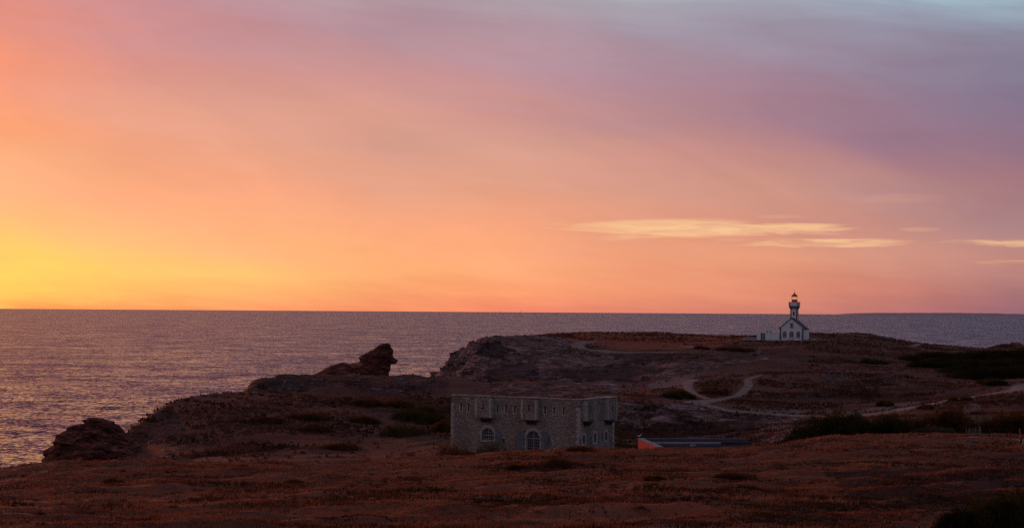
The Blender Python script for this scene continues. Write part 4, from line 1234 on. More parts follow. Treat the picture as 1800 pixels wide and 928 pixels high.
# bartizans
for x0, x1, yb in ((345, 490, 300), (797, 940, 322)):
    a0, _ = z2f(x0, 100); a1, _ = z2f(x1, 100); _, zb_ = z2f((x0 + x1) / 2, yb)
    bt = MB().box(a0, a1, -.62, -.002, zb_, FZT + .04).build('bartizan', m_stone, fort)
    am = (a0 + a1) / 2
    for q in (a0 + .06, a1 - .06): MB().box(q - .14, q + .14, -.66, -.01, zb_ + .01, FZT - .2).build('quoin', m_dressed, bt)
    MB().box(a0 - .08, a1 + .08, -.70, -.072, FZT + .045, FZT + .14).build('coping', m_coping, bt)
    MB().box(am - .07, am + .07, -.632, -.45, FZT - 1.35, FZT - .75).box(am - .17, am + .17, -.64, -.60, FZT - 1.48, FZT - 1.36).build('arrow_slit', m_dark, bt)
    cb = MB()
    for q in (am - .55, am - .05, am + .45):
        cb.box(q, q + .32, -.60, -.002, zb_ - .22, zb_ - .003).box(q + .01, q + .31, -.38, -.002, zb_ - .42, zb_ - .223).box(q + .02, q + .30, -.2, -.002, zb_ - .6, zb_ - .423)
    cb.build('corbel', m_corbel, bt)
for x0, x1, yb in ((285, 408, 415), (600, 735, 398)):
    a0, _ = z3s(x0, 200); a1, _ = z3s(x1, 200); _, zb_ = z3s((x0 + x1) / 2, yb); a1 = min(a1, FD - .1)
    bt = MB().box(FW + .002, FW + .58, a0, a1, zb_, FZT + .04).build('bartizan', m_stone, fort)
    for q in (a0 + .06, a1 - .06): MB().box(FW + .01, FW + .62, q - .12, q + .12, zb_ + .01, FZT - .2).build('quoin', m_dressed, bt)
    MB().box(FW + .072, FW + .66, a0 - .08, a1 + .08, FZT + .045, FZT + .14).build('coping', m_coping, bt)
    am = (a0 + a1) / 2
    MB().box(FW + .4, FW + .592, am - .07, am + .07, FZT - 1.7, FZT - .8).build('arrow_slit', m_dark, bt)
    cb = MB()
    for q in (am - .6, am - .1, am + .4):
        cb.box(FW + .002, FW + .56, q, q + .3, zb_ - .22, zb_ - .003).box(FW + .002, FW + .36, q + .01, q + .29, zb_ - .42, zb_ - .223).box(FW + .002, FW + .2, q + .02, q + .28, zb_ - .6, zb_ - .423)
    cb.build('corbel', m_corbel, bt)
# surrounds of the slits
for sx, zb_, zt_ in slits:
    MB().box(sx - .30, sx - .12, -.025, .01, zb_ - .008, zt_ - .1).box(sx - .32, sx + .24, -.028, .01, zb_ - .17, zb_ - .01).box(sx + .12, sx + .24, -.022, .01, zb_ - .008, zt_ - .2).build('slit_surround', m_dressed, fort)
sx, zb_, zt_ = slit_low
MB().box(sx - .32, sx - .13, -.025, .01, zb_, zt_ + .008).box(sx - .32, sx + .25, -.028, .01, zt_ + .01, zt_ + .2).build('slit_surround', m_dressed, fort)
for yc, zb_, zt_ in sslit:
    MB().box(FW - .01, FW + .03, yc - .2, yc - .07, zb_ - .1, zt_ + .05).build('slit_surround', m_dressed, fort)
# corner quoins
qa, qb, qc = MB(), MB(), MB()
z = FZ0 + .2; i = 0
while z < RT - .35:
    h = .33; L_ = .52 if i % 2 else .32
    qa.box(FW - L_, FW + .03, -.03, .32 if i % 2 else .5, z, z + h - .03)
    qb.box(FW - .3, FW + .028, FD - (.32 if i % 2 else .5), FD + .03, z, z + h - .03)
    qc.box(-.03, L_, -.03, .3, z, z + h - .03)
    z += h; i += 1
for q in (qa, qb, qc): q.build('quoin', m_dressed, fort)
# arched windows with glazing bars, stone arches and shutters
for wi, (c_, h_, b_, t_) in enumerate(((W1c, W1h, W1b, W1t), (W2c, W2h, W2b, W2t))):
    zs = t_ - h_
    wn = MB(); ring_prism(wn, arch_pts(c_, h_ - .10, b_ + .1, zs), arch_pts(c_, h_ - .004, b_ + .004, zs), .16, .26)
    wn.box(c_ - .055, c_ + .055, .14, .24, b_ + .1, t_ - .12).box(c_ - h_ + .1, c_ + h_ - .1, .145, .235, zs - .06, zs + .06)
    win = wn.build('window', m_frame, fort)
    gb = MB()
    for sgn in (-1, 1):
        for q in (.33, .66):
            gb.box(c_ + sgn * q * (h_ - .05) - .018, c_ + sgn * q * (h_ - .05) + .018, .17, .2, b_ + .1, zs + math.sqrt(max(0, 1 - q * q)) * (h_ - .12))
    z = zs - .38
    while z > b_ + .2:
        gb.box(c_ - h_ + .1, c_ + h_ - .1, .172, .198, z - .018, z + .018); z -= .36
    gb.box(c_ - h_ * .85, c_ + h_ * .85, .172, .198, zs + h_ * .42 - .018, zs + h_ * .42 + .018)
    gb.build('glazing_bar', m_frame, win)
    MB().prism_y(arch_pts(c_, h_ - .06, b_ + .05, zs), .21, .225).build('pane', m_glass, win)
    # voussoirs
    vs = MB(); nv = 13
    for j in range(nv):
        a0 = math.pi * j / nv + .012; a1 = math.pi * (j + 1) / nv - .012; ro = h_ + (.44 if j % 2 else .36)
        q = [(c_ + (h_ + .003) * math.cos(a0), zs + (h_ + .003) * math.sin(a0)), (c_ + ro * math.cos(a0), zs + ro * math.sin(a0)), (c_ + ro * math.cos(a1), zs + ro * math.sin(a1)), (c_ + (h_ + .003) * math.cos(a1), zs + (h_ + .003) * math.sin(a1))]
        vs.prism_y(q, -.045, .02)
    z = zs - .02
    j = 0
    while z - .3 > b_ - .05:
        for sgn in (-1, 1):
            x0 = c_ + sgn * (h_ + .003); x1 = c_ + sgn * (h_ + (.3 if j % 2 else .2)); vs.box(min(x0, x1), max(x0, x1), -.045, .02, z - .3, z - .02)
        z -= .3; j += 1
    vs.build('stone_arch', m_dressed, win)
    if wi == 0: MB().box(c_ - h_ - .2, c_ + h_ + .2, -.09, .1, b_ - .16, b_ - .003).build('sill', m_coping, win)
    for sgn in ((1,) if wi == 0 else (-1, 1)):
        x0 = c_ + sgn * (h_ + .32); x1 = x0 + sgn * h_ * 1.05
        P_ = [(x0, b_ + .06), (x1, b_ + .06), (x1, zs + h_ * .35), (x0 + sgn * h_ * .8, zs + h_ * .75), (x0 + sgn * h_ * .45, zs + h_ * .95), (x0, zs + h_)]
        if wi == 0: P_ = [(x0, b_ - .1), (x1, b_ - .1), (x1, zs + h_ * .2), (x0 + sgn * h_ * .7, zs + h_ * .6), (x0, zs + h_ * .9)]
        if sgn < 0: P_ = P_[::-1]
        sh = MB().prism_y(P_, -.14, -.085).build('shutter', m_shutter, win)
        mb = MB()
        for zz in (b_ + .35, zs - .1): mb.box(min(x0, x1) + .03, max(x0, x1) - .03, -.165, -.142, zz, zz + .1)
        mb.bar((x0 + sgn * .1, -.152, b_ + .4), (x1 - sgn * .1, -.152, zs - .1), .03, .03, 4)
        mb.build('brace', m_shutter, sh)
for yc, zb_, zt_ in side:
    hw = .36; zs = zt_ - hw * 1.1
    wn = MB(); ring_prism(wn, [(a_, b2) for a_, b2 in arch_pts(yc, hw - .07, zb_ + .07, zs)], arch_pts(yc, hw - .004, zb_ + .004, zs), 0, .08)
    wn.box(yc - .03, yc + .03, .01, .07, zb_ + .05, zt_ - .1).box(yc - hw + .07, yc + hw - .07, .012, .068, zs - .03, zs + .03).box(yc - hw + .07, yc + hw - .07, .012, .068, zs - .5, zs - .45)
    wn.v = [(FW - .12 - y_, x_, z_) for x_, y_, z_ in wn.v]
    win = wn.build('window', m_frame, fort)
    pn = MB().prism_y(arch_pts(yc, hw - .05, zb_ + .05, zs), .085, .10); pn.v = [(FW - .12 - y_, x_, z_) for x_, y_, z_ in pn.v]
    pn.build('pane', m_glass, win)
    vs = MB(); ring_prism(vs, arch_pts(yc, hw + .003, zb_ - .003, zs, 10, .1), arch_pts(yc, hw + .27, zb_ - .22, zs, 10, .35), -.05, .02)
    vs.v = [(FW - y_, x_, z_) for x_, y_, z_ in vs.v]
    vs.build('stone_arch', m_dressed, win)
    for sgn in (-1, 1):
        q = yc + sgn * (hw + .47)
        MB().box(FW + .01, FW + .07, q - .17, q + .17, zb_ - .05, zs + .15).build('shutter', m_shutter, win)

# ------------------------------------------------------------------ the lighthouse
LX, LY = at(1391.3, 596, 606)[:2]
LZ = at(1391, 596.6, 606)[2]
LH = empty('lighthouse', (LX, LY, LZ), R(-20))
tag(LH, 'white lighthouse with brown quoins, gabled keeper house and a lit red lantern on the headland', 'lighthouse')
hw, eh, ah, hd = 3.95, 3.75, 6.95, 6.2
wm = MB().prism_y([(-hw, -.6), (hw, -.6), (hw, eh), (0, ah), (-hw, eh)], 0, hd).build('wall', m_white, LH)
cut = MB()
for c_, z0, zs, w_ in ((-2.35, .75, 2.2, .45), (2.25, .75, 2.2, .45), (0, .05, 2.2, .5)):
    cut.prism_y(arch_pts(c_, w_, z0, zs - .1, 6), -.3, .3)
cut.box(-.36, .36, -.3, .3, 3.9, 5.1)
boolean_cut(wm, cut)
ql, qr, qb = MB(), MB(), MB(); z = -.3; i = 0
while z < eh - .4:
    L_ = .62 if i % 2 else .42
    for sgn in (-1, 1):
        x0, x1 = sorted((sgn * (hw + .03), sgn * (hw - L_))); (ql if sgn < 0 else qr).box(x0, x1, -.03, .25, z, z + .38)
    qb.box(hw - .2, hw + .028, hd - L_, hd + .03, z, z + .38)
    z += .4; i += 1
for q in (ql, qr, qb): q.build('quoin', m_quoin, LH)
rf = MB()
sl = (ah - eh) / hw
for sgn in (-1, 1):
    P_ = [(0, ah + .02), (sgn * (hw + .3), eh - .3 * sl + .02), (sgn * (hw + .3), eh - .3 * sl + .3), (0, ah + .34)]
    if sgn > 0: P_ = P_[::-1]
    rf.prism_y(P_[::1], -.22 if sgn < 0 else -.221, hd + .2)
rf.build('roof', m_brownroof, LH)
MB().box(hw + .002, hw + .9, 2.2, 5.4, -.3, 3.3).build('side_porch', m_white, LH)
MB().box(hw - .0, hw + 1.0, 2.1, 5.5, 3.303, 3.55).build('porch_roof', m_brownroof, LH)
for c_, z0, zs, w_, dr in ((-2.35, .75, 2.2, .45, 0), (2.25, .75, 2.2, .45, 0), (0, .05, 2.2, .5, 1), (0, 3.9, 5.1, .36, 2)):
    if dr == 2:
        fr = MB(); fr.box(-.36, -.28, .1, .2, 3.9, 5.1).box(.28, .36, .1, .2, 3.9, 5.1).box(-.03, .03, .1, .2, 3.9, 5.1).box(-.28, .28, .1, .19, 4.48, 4.54)
        win = fr.build('window', m_white, LH)
        MB().box(-.3, .3, .2, .23, 3.92, 5.08).build('pane', m_glass, win)
        sr = MB().box(-.52, -.365, -.03, .02, 3.85, 5.15).box(.365, .52, -.03, .02, 3.85, 5.15).box(-.55, .55, -.04, .02, 5.153, 5.4).box(-.55, .55, -.06, .02, 3.7, 3.847)
        sr.build('surround', m_quoin, win)
        MB().box(.56, .98, -.07, -.02, 3.88, 5.1).build('shutter', m_white, win)
        continue
    zt = zs - .1
    fr = MB(); ring_prism(fr, arch_pts(c_, w_ - .07, z0 + .07, zt, 6), arch_pts(c_, w_ - .003, z0 + .003, zt, 6), .1, .2)
    fr.box(c_ - .035, c_ + .035, .1, .2, z0, zt + w_ - .1).box(c_ - w_ + .07, c_ + w_ - .07, .101, .199, zt - .03, zt + .03)
    if dr: fr.box(c_ - w_ + .08, c_ + w_ - .08, .1, .19, z0 + .01, z0 + .7)
    win = fr.build('door' if dr else 'window', m_white, LH)
    MB().prism_y(arch_pts(c_, w_ - .05, z0 + .05, zt, 6), .205, .22).build('pane', m_glass, win)
    sr = MB(); ring_prism(sr, arch_pts(c_, w_ + .003, z0 - .003, zt, 6), arch_pts(c_, w_ + .2, z0 - .12, zt, 6), -.03, .02)
    sr.build('surround', m_quoin, win)
    if not dr: MB().box(c_ - .6, c_ + .6, -.08, .02, z0 - .25, z0 - .125).build('sill', m_quoin, win)
    for sgn in (-1, 1):
        x0, x1 = sorted((c_ + sgn * (w_ + .22), c_ + sgn * (w_ + .62)))
        MB().box(x0, x1, -.07, -.02, z0 + .02, zt + .25).build('shutter', m_white, win)
# tower
tc_y, tw = 4.6, 1.15
TH0, TH1 = 10.55, 12.45
tw_m = MB().box(-tw, tw, tc_y - tw, tc_y + tw, 0, TH0)
tower = tw_m.build('tower', m_white, LH)
q = MB(); z = 4.6; i = 0
while z < TH0 - .2:
    L_ = .42 if i % 2 else .28
    for sx in (-1, 1):
        for sy in (-1, 1):
            x0, x1 = sorted((sx * (tw + .03), sx * (tw - L_))); y0_, y1_ = sorted((tc_y + sy * (tw + .03), tc_y + sy * (tw - L_)))
            q.box(x0, x1, y0_, y1_, z, z + .37)
    z += .38; i += 1
q.build('quoin', m_quoin, tower)
wn = MB().box(-.26, .26, tc_y - tw - .04, tc_y - tw + .02, 8.0, 9.3).build('window', m_quoin, tower)
MB().box(-.14, .14, tc_y - tw - .05, tc_y - tw - .02, 8.15, 9.15).build('pane', m_glass, wn)
wn = MB().box(tw - .02, tw + .04, tc_y - .26, tc_y + .26, 8.0, 9.3).build('window', m_quoin, tower)
MB().box(tw + .02, tw + .05, tc_y - .14, tc_y + .14, 8.15, 9.15).build('pane', m_glass, wn)
gw = 1.6
cb = MB()
for sx, sy in ((0, -1), (0, 1), (1, 0), (-1, 0)):
    for k_ in range(-2, 3):
        o_ = k_ * .55
        for j, (pr, z0, z1) in enumerate(((.16, TH0 - .45, TH0 - .2), (.30, TH0 - .2, TH0 + .1), (.44, TH0 + .1, TH0 + .42))):
            if sx == 0:
                y0_, y1_ = sorted((tc_y + sy * (tw + .002), tc_y + sy * (tw + pr))); cb.box(o_ - .10 + .003 * j, o_ + .10 - .003 * j, y0_, y1_, z0 + .002, z1)
            else:
                x0, x1 = sorted((sx * (tw + .002), sx * (tw + pr))); cb.box(x0, x1, tc_y + o_ - .10 + .003 * j, tc_y + o_ + .10 - .003 * j, z0 + .002, z1)
cb.build('corbel', m_quoin, tower)
MB().box(-tw - .002, tw + .002, tc_y - tw - .002, tc_y + tw + .002, TH0 + .003, TH0 + .42).build('cornice', m_white, tower)
gal = MB().box(-gw, gw, tc_y - gw, tc_y + gw, TH0 + .423, TH0 + .60).build('gallery', m_quoin, tower)
pr = MB()
z0, z1 = TH0 + .603, TH1
pr.box(-gw + .05, gw - .05, tc_y - gw + .05, tc_y - gw + .25, z0, z1).box(-gw + .05, gw - .05, tc_y + gw - .25, tc_y + gw - .05, z0, z1)
pr.box(-gw + .05, -gw + .25, tc_y - gw + .252, tc_y + gw - .252, z0, z1).box(gw - .25, gw - .05, tc_y - gw + .252, tc_y + gw - .252, z0, z1)
pr.build('parapet', m_white, gal)
q = MB()
for sx in (-1, 1):
    for sy in (-1, 1):
        q.box(sx * (gw - .14) - .15, sx * (gw - .14) + .15, tc_y + sy * (gw - .14) - .15, tc_y + sy * (gw - .14) + .15, TH0 + .605, TH1 + .1)
q.build('corner_post', m_quoin, gal)
lan = MB().lathe([(.98, TH0 + .62), (.98, TH1 + .75), (1.06, TH1 + .76), (1.06, TH1 + .86), (.9, TH1 + .87)], 12, 0, tc_y).build('lantern', m_red, LH)
lm = MB()
for k_ in range(8):
    a = 2 * math.pi * (k_ + .5) / 8
    lm.bar((.97 * math.cos(a), tc_y + .97 * math.sin(a), TH1 + .86), (.97 * math.cos(a), tc_y + .97 * math.sin(a), TH1 + 1.8), .05, .05, 5)
lm.build('glazing_bar', m_red, lan)
gl = MB(); nn = 24
V = [(.95 * math.cos(2 * math.pi * i / nn), tc_y + .95 * math.sin(2 * math.pi * i / nn), z) for z in (TH1 + .87, TH1 + 1.79) for i in range(nn)]
gl.add(V, [(i, (i + 1) % nn, (i + 1) % nn + nn, i + nn) for i in range(nn)])
gl.build('glass', m_lamp, lan)
MB().lathe([(.25, TH1 + .95), (.42, TH1 + 1.1), (.46, TH1 + 1.35), (.42, TH1 + 1.55), (.2, TH1 + 1.7)], 12, 0, tc_y).build('lens', m_lens, lan)
MB().lathe([(1.08, TH1 + 1.8), (1.12, TH1 + 1.88), (.98, TH1 + 2.15), (.7, TH1 + 2.5), (.35, TH1 + 2.78), (.16, TH1 + 2.86)], 16, 0, tc_y).build('dome', m_red, lan)
MB().lathe([(.12, TH1 + 2.86), (.2, TH1 + 3.0), (.2, TH1 + 3.18), (.06, TH1 + 3.3), (.02, TH1 + 3.34)], 10, 0, tc_y).bar((0, tc_y, TH1 + 3.3), (0, tc_y, TH1 + 4.2), .022).bar((-.18, tc_y, TH1 + 4.0), (.2, tc_y, TH1 + 4.05), .025).build('finial', m_red, lan)
# aerial beside the house
MB().bar((hw + 1.4, 5.5, -.2), (hw + 1.4, 5.5, 7.6), .035, .02).build('aerial_mast', m_zinc, LH)

# annex
AXL, AXR = at(1330.3, 596, 608), at(1370.5, 596, 607)
an = empty('white_annex', (AXL[0], AXL[1], LZ), math.atan2(AXR[1] - AXL[1], AXR[0] - AXL[0]))
tag(an, 'long low white flat roofed annex with a grey door beside the lighthouse', 'annex')
AL = math.hypot(AXR[0] - AXL[0], AXR[1] - AXL[1]) - .08
MB().box(0, 1.25, .0, 4, -.5, 2.22).box(1.251, AL, -.03, 4, -.5, 2.12).build('wall', m_white, an)
MB().box(-.06, 1.3, -.05, 4.05, 2.223, 2.34).box(1.301, AL, -.1, 4.05, 2.123, 2.25).build('roof', m_white, an)
dfr = MB().box(1.27, 2.72, -.10, -.034, -.3, 2.05).build('door_frame', m_quoin, an)
MB().box(1.52, 2.48, -.15, -.105, -.3, 1.78).build('door', m_door, dfr)
for x_ in (3.62, 4.62):
    MB().lathe([(.16, 2.26), (.18, 2.45), (.26, 2.5), (.26, 2.68), (.1, 2.75)], 8, x_, 1.0).build('roof_vent', m_dark, an)
# low walls around the enclosure
for pts, h, lab in (([(1308, 595.2, 600), (1330, 595.8, 603)], .55, 'low pale wall left of the white annex'),
                    ([(1349, 599.2, 600), (1382, 599.4, 600)], .38, 'low pale terrace wall in front of the annex and left house corner'),
                    ([(1385.5, 599, 600), (1397, 599, 600)], .34, 'short pale terrace wall in front of the lighthouse door'),
                    ([(1418, 595.5, 612), (1428, 597, 606), (1435, 598.5, 600), (1417, 599.4, 599)], .45, 'pale wall curving round the right side of the lighthouse')):
    w = MB()
    W3 = [at(*p_) for p_ in pts]
    o0 = W3[0]
    for a_, b_ in zip(W3[:-1], W3[1:]):
        d = Vector((b_[0] - a_[0], b_[1] - a_[1])); nrm = Vector((-d.y, d.x)).normalized() * .18
        zb = min(a_[2], b_[2]) - 1.2
        V = [(a_[0] - nrm.x, a_[1] - nrm.y, zb), (b_[0] - nrm.x, b_[1] - nrm.y, zb), (b_[0] + nrm.x, b_[1] + nrm.y, zb), (a_[0] + nrm.x, a_[1] + nrm.y, zb),
             (a_[0] - nrm.x, a_[1] - nrm.y, a_[2] + h), (b_[0] - nrm.x, b_[1] - nrm.y, b_[2] + h), (b_[0] + nrm.x, b_[1] + nrm.y, b_[2] + h), (a_[0] + nrm.x, a_[1] + nrm.y, a_[2] + h)]
        w.add([(v[0] - o0[0], v[1] - o0[1], v[2] - o0[2]) for v in V], [(3, 2, 1, 0), (4, 5, 6, 7), (0, 1, 5, 4), (1, 2, 6, 5), (2, 3, 7, 6), (3, 0, 4, 7)])
    tag(w.build('low_wall', m_concrete, loc=o0), lab, 'wall')

# ------------------------------------------------------------------ low building with the orange gable
BL = at(1122, 769.6, 192); BZ = BL[2]
bf = empty('slate_roofed_building', (BL[0], BL[1], 0), R(3))
tag(bf, 'low building with orange red end wall and dark slate roof sunk behind the heath', 'building')
# local +x right along the ridge, -y toward the viewer; end wall leans outwards in plan
zr = BZ
dxf, dyf, zf = 1.15, -7.0, zr - .62 + .25
V = [(0, 0, 11.5), (dxf, dyf, 11.5), (dxf, dyf, zf - .1), (0, 0, zr - .12), (.3, 0, 11.5), (dxf + .3, dyf, 11.5), (dxf + .3, dyf, zf - .1), (.3, 0, zr - .12)]
MB().add(V, [(0, 1, 2, 3), (7, 6, 5, 4), (0, 3, 7, 4), (1, 5, 6, 2), (3, 2, 6, 7), (0, 4, 5, 1)]).build('end_wall', m_orange, bf)
V = [(-.06, .05, zr - .117), (dxf - .06, dyf - .05, zf - .097), (dxf + .5, dyf - .05, zf - .097), (.5, .05, zr - .117), (-.06, .05, zr), (dxf - .06, dyf - .05, zf + .02), (dxf + .5, dyf - .05, zf + .02), (.5, .05, zr)]
MB().add(V, [(3, 2, 1, 0), (4, 5, 6, 7), (0, 1, 5, 4), (1, 2, 6, 5), (2, 3, 7, 6), (3, 0, 4, 7)]).build('coping', m_zinc, bf)
RL = 11.4
def slab(x0a, x0b, x1, ya, yb, za, zb, th, name, mat, par, lift=0.0):
    V = [(x0b, yb, zb - th), (x1, yb, zb - th), (x1, ya, za - th), (x0a, ya, za - th), (x0b, yb, zb), (x1, yb, zb), (x1, ya, za), (x0a, ya, za)]
    V = [(x, y, z + lift) for x, y, z in V]
    return MB().add(V, [(3, 2, 1, 0), (4, 5, 6, 7), (0, 1, 5, 4), (1, 2, 6, 5), (2, 3, 7, 6), (3, 0, 4, 7)]).build(name, mat, par)


fx = lambda k_: .52 + dxf * k_
zz = lambda k_: zr + (zf - zr) * k_ - .06
up_ = slab(fx(0), fx(.47), RL, 0, dyf * .47, zz(0), zz(.47), .12, 'roof', m_slate, bf)
slab(fx(.49), fx(1), RL, dyf * .49, dyf, zz(.49) - .12, zz(1) - .12, .12, 'roof', m_slate, bf)
slab(fx(.475), fx(.487), 8.2, dyf * .472, dyf * .487, zz(.47) + .06, zz(.487) + .02, .14, 'flashing', m_zinc, bf)
MB().box(.5, RL, -.05, .08, zr - .1, zr - .02).build('ridge_cap', m_zinc, up_)
MB().box(4.7, 5.3, dyf * .8, dyf * .74, zz(.77) - .1, zz(.77) + .06).build('skylight', m_zinc, bf)
MB().box(.3, RL - .2, -.28, -.02, 11.5, zr - .25).box(dxf + .3, RL - .2, dyf + .02, dyf + .28, 11.5, zf - .35).box(RL - .45, RL - .2, dyf + .28, -.28, 11.5, zf - .35).build('wall', m_orange, bf)

# ------------------------------------------------------------------ gulls
m_gw = mottled('white_plumage', (0.62, 0.62, 0.64), (0.78, 0.78, 0.80), 9, .8, .1, .005)
m_gg = mottled('grey_plumage', (0.28, 0.29, 0.32), (0.36, 0.37, 0.40), 9, .8, .1, .005)
m_beak, t = new_mat('yellow_beak'); finish(t, (0.55, 0.33, 0.04, 1), .5)


def gull_proto():
    root = empty('gull', (0, 0, 0))
    me = bpy.data.meshes.new('body')
    pts = [(-.27, 0, .17), (-.16, 0, .18), (-.04, 0, .19), (.07, 0, .215), (.12, 0, .28), (.145, 0, .335), (.19, 0, .34)]
    rad = [(.012, .012), (.045, .035), (.075, .07), (.062, .065), (.035, .035), (.044, .044), (.022, .022)]
    bm = MB(); n = 10; V = []
    for (x, y, z), (ry, rz) in zip(pts, rad):
        for i in range(n):
            a = 2 * math.pi * i / n; V.append((x + (0 if z < .25 else rz * math.sin(a) * -.1), ry * math.cos(a), z + rz * math.sin(a)))
    Fs = [(j * n + i, j * n + (i + 1) % n, (j + 1) * n + (i + 1) % n, (j + 1) * n + i) for j in range(len(pts) - 1) for i in range(n)]
    Fs += [tuple(range(n - 1, -1, -1)), tuple(range((len(pts) - 1) * n, len(pts) * n))]
    bm.add(V, Fs); bm.build('body', m_gw, root, True)
    for s_ in (-1, 1):
        w = MB(); w.add([(.07, s_ * .07, .24), (.0, s_ * .082, .19), (-.16, s_ * .055, .17), (-.36, s_ * .02, .185), (-.18, s_ * .035, .225), (-.02, s_ * .045, .265),
                         (.07, s_ * .055, .24), (.0, s_ * .06, .19), (-.16, s_ * .035, .17), (-.36, s_ * .01, .185), (-.18, s_ * .01, .225), (-.02, s_ * .02, .265)],
                        [(0, 1, 2, 3, 4, 5), (11, 10, 9, 8, 7, 6)] + [(i, i + 6, (i + 1) % 6 + 6, (i + 1) % 6) for i in range(6)])
        w.build('wing', m_gg, root)
        l = MB().bar((.0, s_ * .03, .14), (.005, s_ * .03, .005), .008, .006, 5).bar((.0, s_ * .03, .006), (.05, s_ * .035, .006), .008, .004, 4)
        l.build('leg', m_beak, root)
    MB().bar((.195, 0, .338), (.25, 0, .328), .012, .004, 6).build('beak', m_beak, root)
    return root


def copy_tree(o, parent=None):
    c = o.copy(); COL.objects.link(c); c.parent = parent
    for ch in list(o.children): copy_tree(ch, c)
    return c


g0 = gull_proto()
tag(g0, 'white and grey gull perched on the peak of the orange end wall', 'gull')
g0.location = (BL[0] + .12, BL[1], BZ + .0); g0.rotation_euler = (0, 0, R(12)); g0.scale = (1.15,) * 3
zt_ = cast(640, 657.6, 380)
for i, (px, py) in enumerate([(617.5, 657.5), (623, 658.5), (626.5, 658), (629.5, 656.8), (631, 658.5), (720, 659.8)]):
    p_ = cast(px, py, 376)
    c = copy_tree(g0); c.location = p_; c.rotation_euler = (0, 0, R([10, 170, 30, 200, -20, 90][i])); c.scale = (1.0,) * 3
    if i < 5:
        tag(c, ['leftmost of five white gulls standing on the brow below the crag', 'second gull from the left in the row below the crag', 'middle gull of the five on the brow below the crag', 'fourth gull from the left in the row below the crag', 'rightmost of five white gulls standing on the brow below the crag'][i], 'gull', 'gulls on the brow below the crag')
    else:
        tag(c, 'single white gull on the grass right of the crag', 'gull')

# ------------------------------------------------------------------ fence, posts, marker
fc = empty('picket_fence', cast(1712, 766, 140))
tag(fc, 'short run of weathered grey chestnut pickets wired together by the sandy track', 'fence')
f0 = Vector(fc.location); a0 = Vector(cast(1699, 765, 140)); b0 = Vector(cast(1723, 766, 140))
rr = random.Random(9)
for i in range(11):
    p_ = a0.lerp(b0, i / 10); h = rr.uniform(.55, .75)
    zg = gz(p_.x, p_.y)
    q = Vector((p_.x, p_.y, zg - .2)) - f0; tq = Vector((p_.x + rr.uniform(-.1, .1), p_.y, zg + h)) - f0
    MB().bar(q, tq, .035, .022, 5).build('picket', m_wood, fc)
wr = MB()
for hh_ in (.2, .48):
    wr.bar(Vector((a0.x, a0.y - .04, gz(a0.x, a0.y) + hh_)) - f0, Vector((b0.x, b0.y - .04, gz(b0.x, b0.y) + hh_)) - f0, .012, .012, 4)
wr.build('wire', m_wood, fc)
for i, (px, py, h, lab) in enumerate([(1722, 766, .85, 'stout pale post ending the picket fence'), (1740, 769, .72, 'dark short post in the middle of the sandy track'), (1769.5, 771, .5, 'left one of two dark short posts beside the sandy track'), (1775.5, 772, .5, 'right one of two dark short posts beside the sandy track')]):
    p_ = cast(px, py, 130)
    mb = MB().lathe([(.07, -.3), (.065, h - .04), (.03, h)], 8)
    tag(mb.build('wooden_post', m_wood if i == 0 else m_darkwood, loc=tuple(p_)), lab, 'post', 'short posts along the sandy track' if i else None)
p_ = np.array(at(1796, 783, 150)); gq = gz(p_[0], 150)
mk = empty('marker_post', (p_[0], 150, gq))
tag(mk, 'leaning orange marker post on a dark stem at the right edge', 'post')
ztop = at(1792.2, 753.4, 150); zmid = at(1794.5, 769.5, 150)
m_omark = mottled('orange_marker_paint', (0.50, 0.13, 0.07), (0.66, 0.19, 0.10), 4)
L0 = Vector(mk.location)
MB().bar(Vector(zmid) - L0, Vector(ztop) - L0, .045, .045, 8).build('marker_rod', m_omark, mk)
MB().bar((0.05, 0, -.2), Vector(zmid) - L0 - Vector((0, 0, .01)), .09, .07, 8).build('stem', m_darkwood, mk)
p_ = at(1803, 778, 149)
ob = outcrop('boulder', [(1794.5, 786), (1796, 779), (1798, 773), (1801, 769.5), (1808, 769), (1814, 773), (1818, 786)], 149.4, .35, .05, 43, .03)
ob.data.materials[0] = mottled('blue_grey_stone', (.13, .15, .18), (.22, .25, .29), 2)
tag(ob, 'blue grey block just right of the orange marker post', 'boulder')

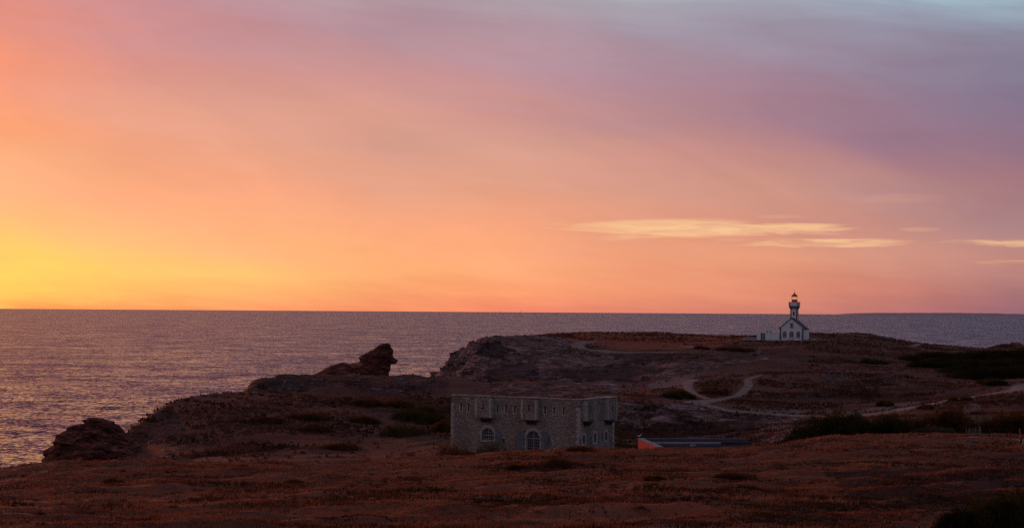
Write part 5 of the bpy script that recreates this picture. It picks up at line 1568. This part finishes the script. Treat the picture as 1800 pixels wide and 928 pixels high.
# walker on the far headland, dark upright speck on the crest
# ------------------------------------------------------------------ far coast and boats
n = 160
xs = np.linspace(0, 1, n)
fx_ = np.linspace(1478, 2100, n); Yc = 24000
prof = np.interp(fx_, [1478, 1500, 1540, 1620, 1700, 1740, 1800, 1900, 2100], [0, .9, 1.8, 2.6, 3.0, 2.8, 1.3, 2.0, 0.3]) + fbm(fx_ * .09, fx_ * 0, 4, 7) * .5 + fbm(fx_ * .5, fx_ * 0, 2, 8) * .25
prof = np.maximum(prof, 0)
V = []; Fq = []
rowsY = [(-1200, 0), (-500, .55), (0, 1.0), (700, .8), (2500, 0)]
for dy, k_ in rowsY:
    for i in range(n):
        a_, _ = un(fx_[i], 553)
        hgt = -6 + 36 * min(1.0, i / 6) + prof[i] * 0.8 / F * Yc
        V.append((a_ * Yc, Yc + dy, -2 + (hgt + 2) * k_ if k_ else -3))
for r_ in range(len(rowsY) - 1):
    for i in range(n - 1): Fq.append((r_ * n + i, r_ * n + i + 1, (r_ + 1) * n + i + 1, (r_ + 1) * n + i))
fl = np_mesh('distant_coast_hills', V, Fq, mottled('far_coast', (.30, .26, .27), (.42, .37, .38), .01), False)  # pale colour stands in for fading through distant haze
tag(fl, kind='structure')
m_sail = mottled('sail_cloth', (.5, .45, .42), (.6, .55, .5), 1)
for px, h, lab in ((880.5, 16, 'left of two tiny sailing boats on the horizon'), (916, 26, 'right, larger of two tiny sailing boats on the horizon')):
    x_, y_, _ = at(px, 548, 19000)
    bt = empty('sailing_boat', (x_, y_, 27.5)); bt.location.z = 0
    tag(bt, lab, 'boat', 'sailing boats on the horizon')
    S = 30 + h
    hull = MB().add([(-5, 0, 1.6), (-4, -1.3, 1.4), (3, -1.4, 1.4), (6, 0, 1.8), (3, 1.4, 1.4), (-4, 1.3, 1.4), (-3.5, 0, -.5), (4, 0, -.5)], [(0, 1, 2, 3, 4, 5), (1, 6, 7, 2), (2, 7, 3), (0, 6, 1), (0, 5, 6), (5, 4, 7, 6), (4, 3, 7)])
    hull.build('hull', m_dark, bt)
    MB().bar((0, 0, 1), (0, 0, S), .2, .1).build('mast', m_dark, bt)
    MB().add([(-.4, .05, 3), (-5, .1, 3.4), (-.5, .05, S - .5), (-.4, .2, 3), (-5, .25, 3.4), (-.5, .2, S - .5)], [(0, 1, 2), (5, 4, 3), (0, 3, 4, 1), (1, 4, 5, 2), (2, 5, 3, 0)]).build('sail', m_sail, bt)
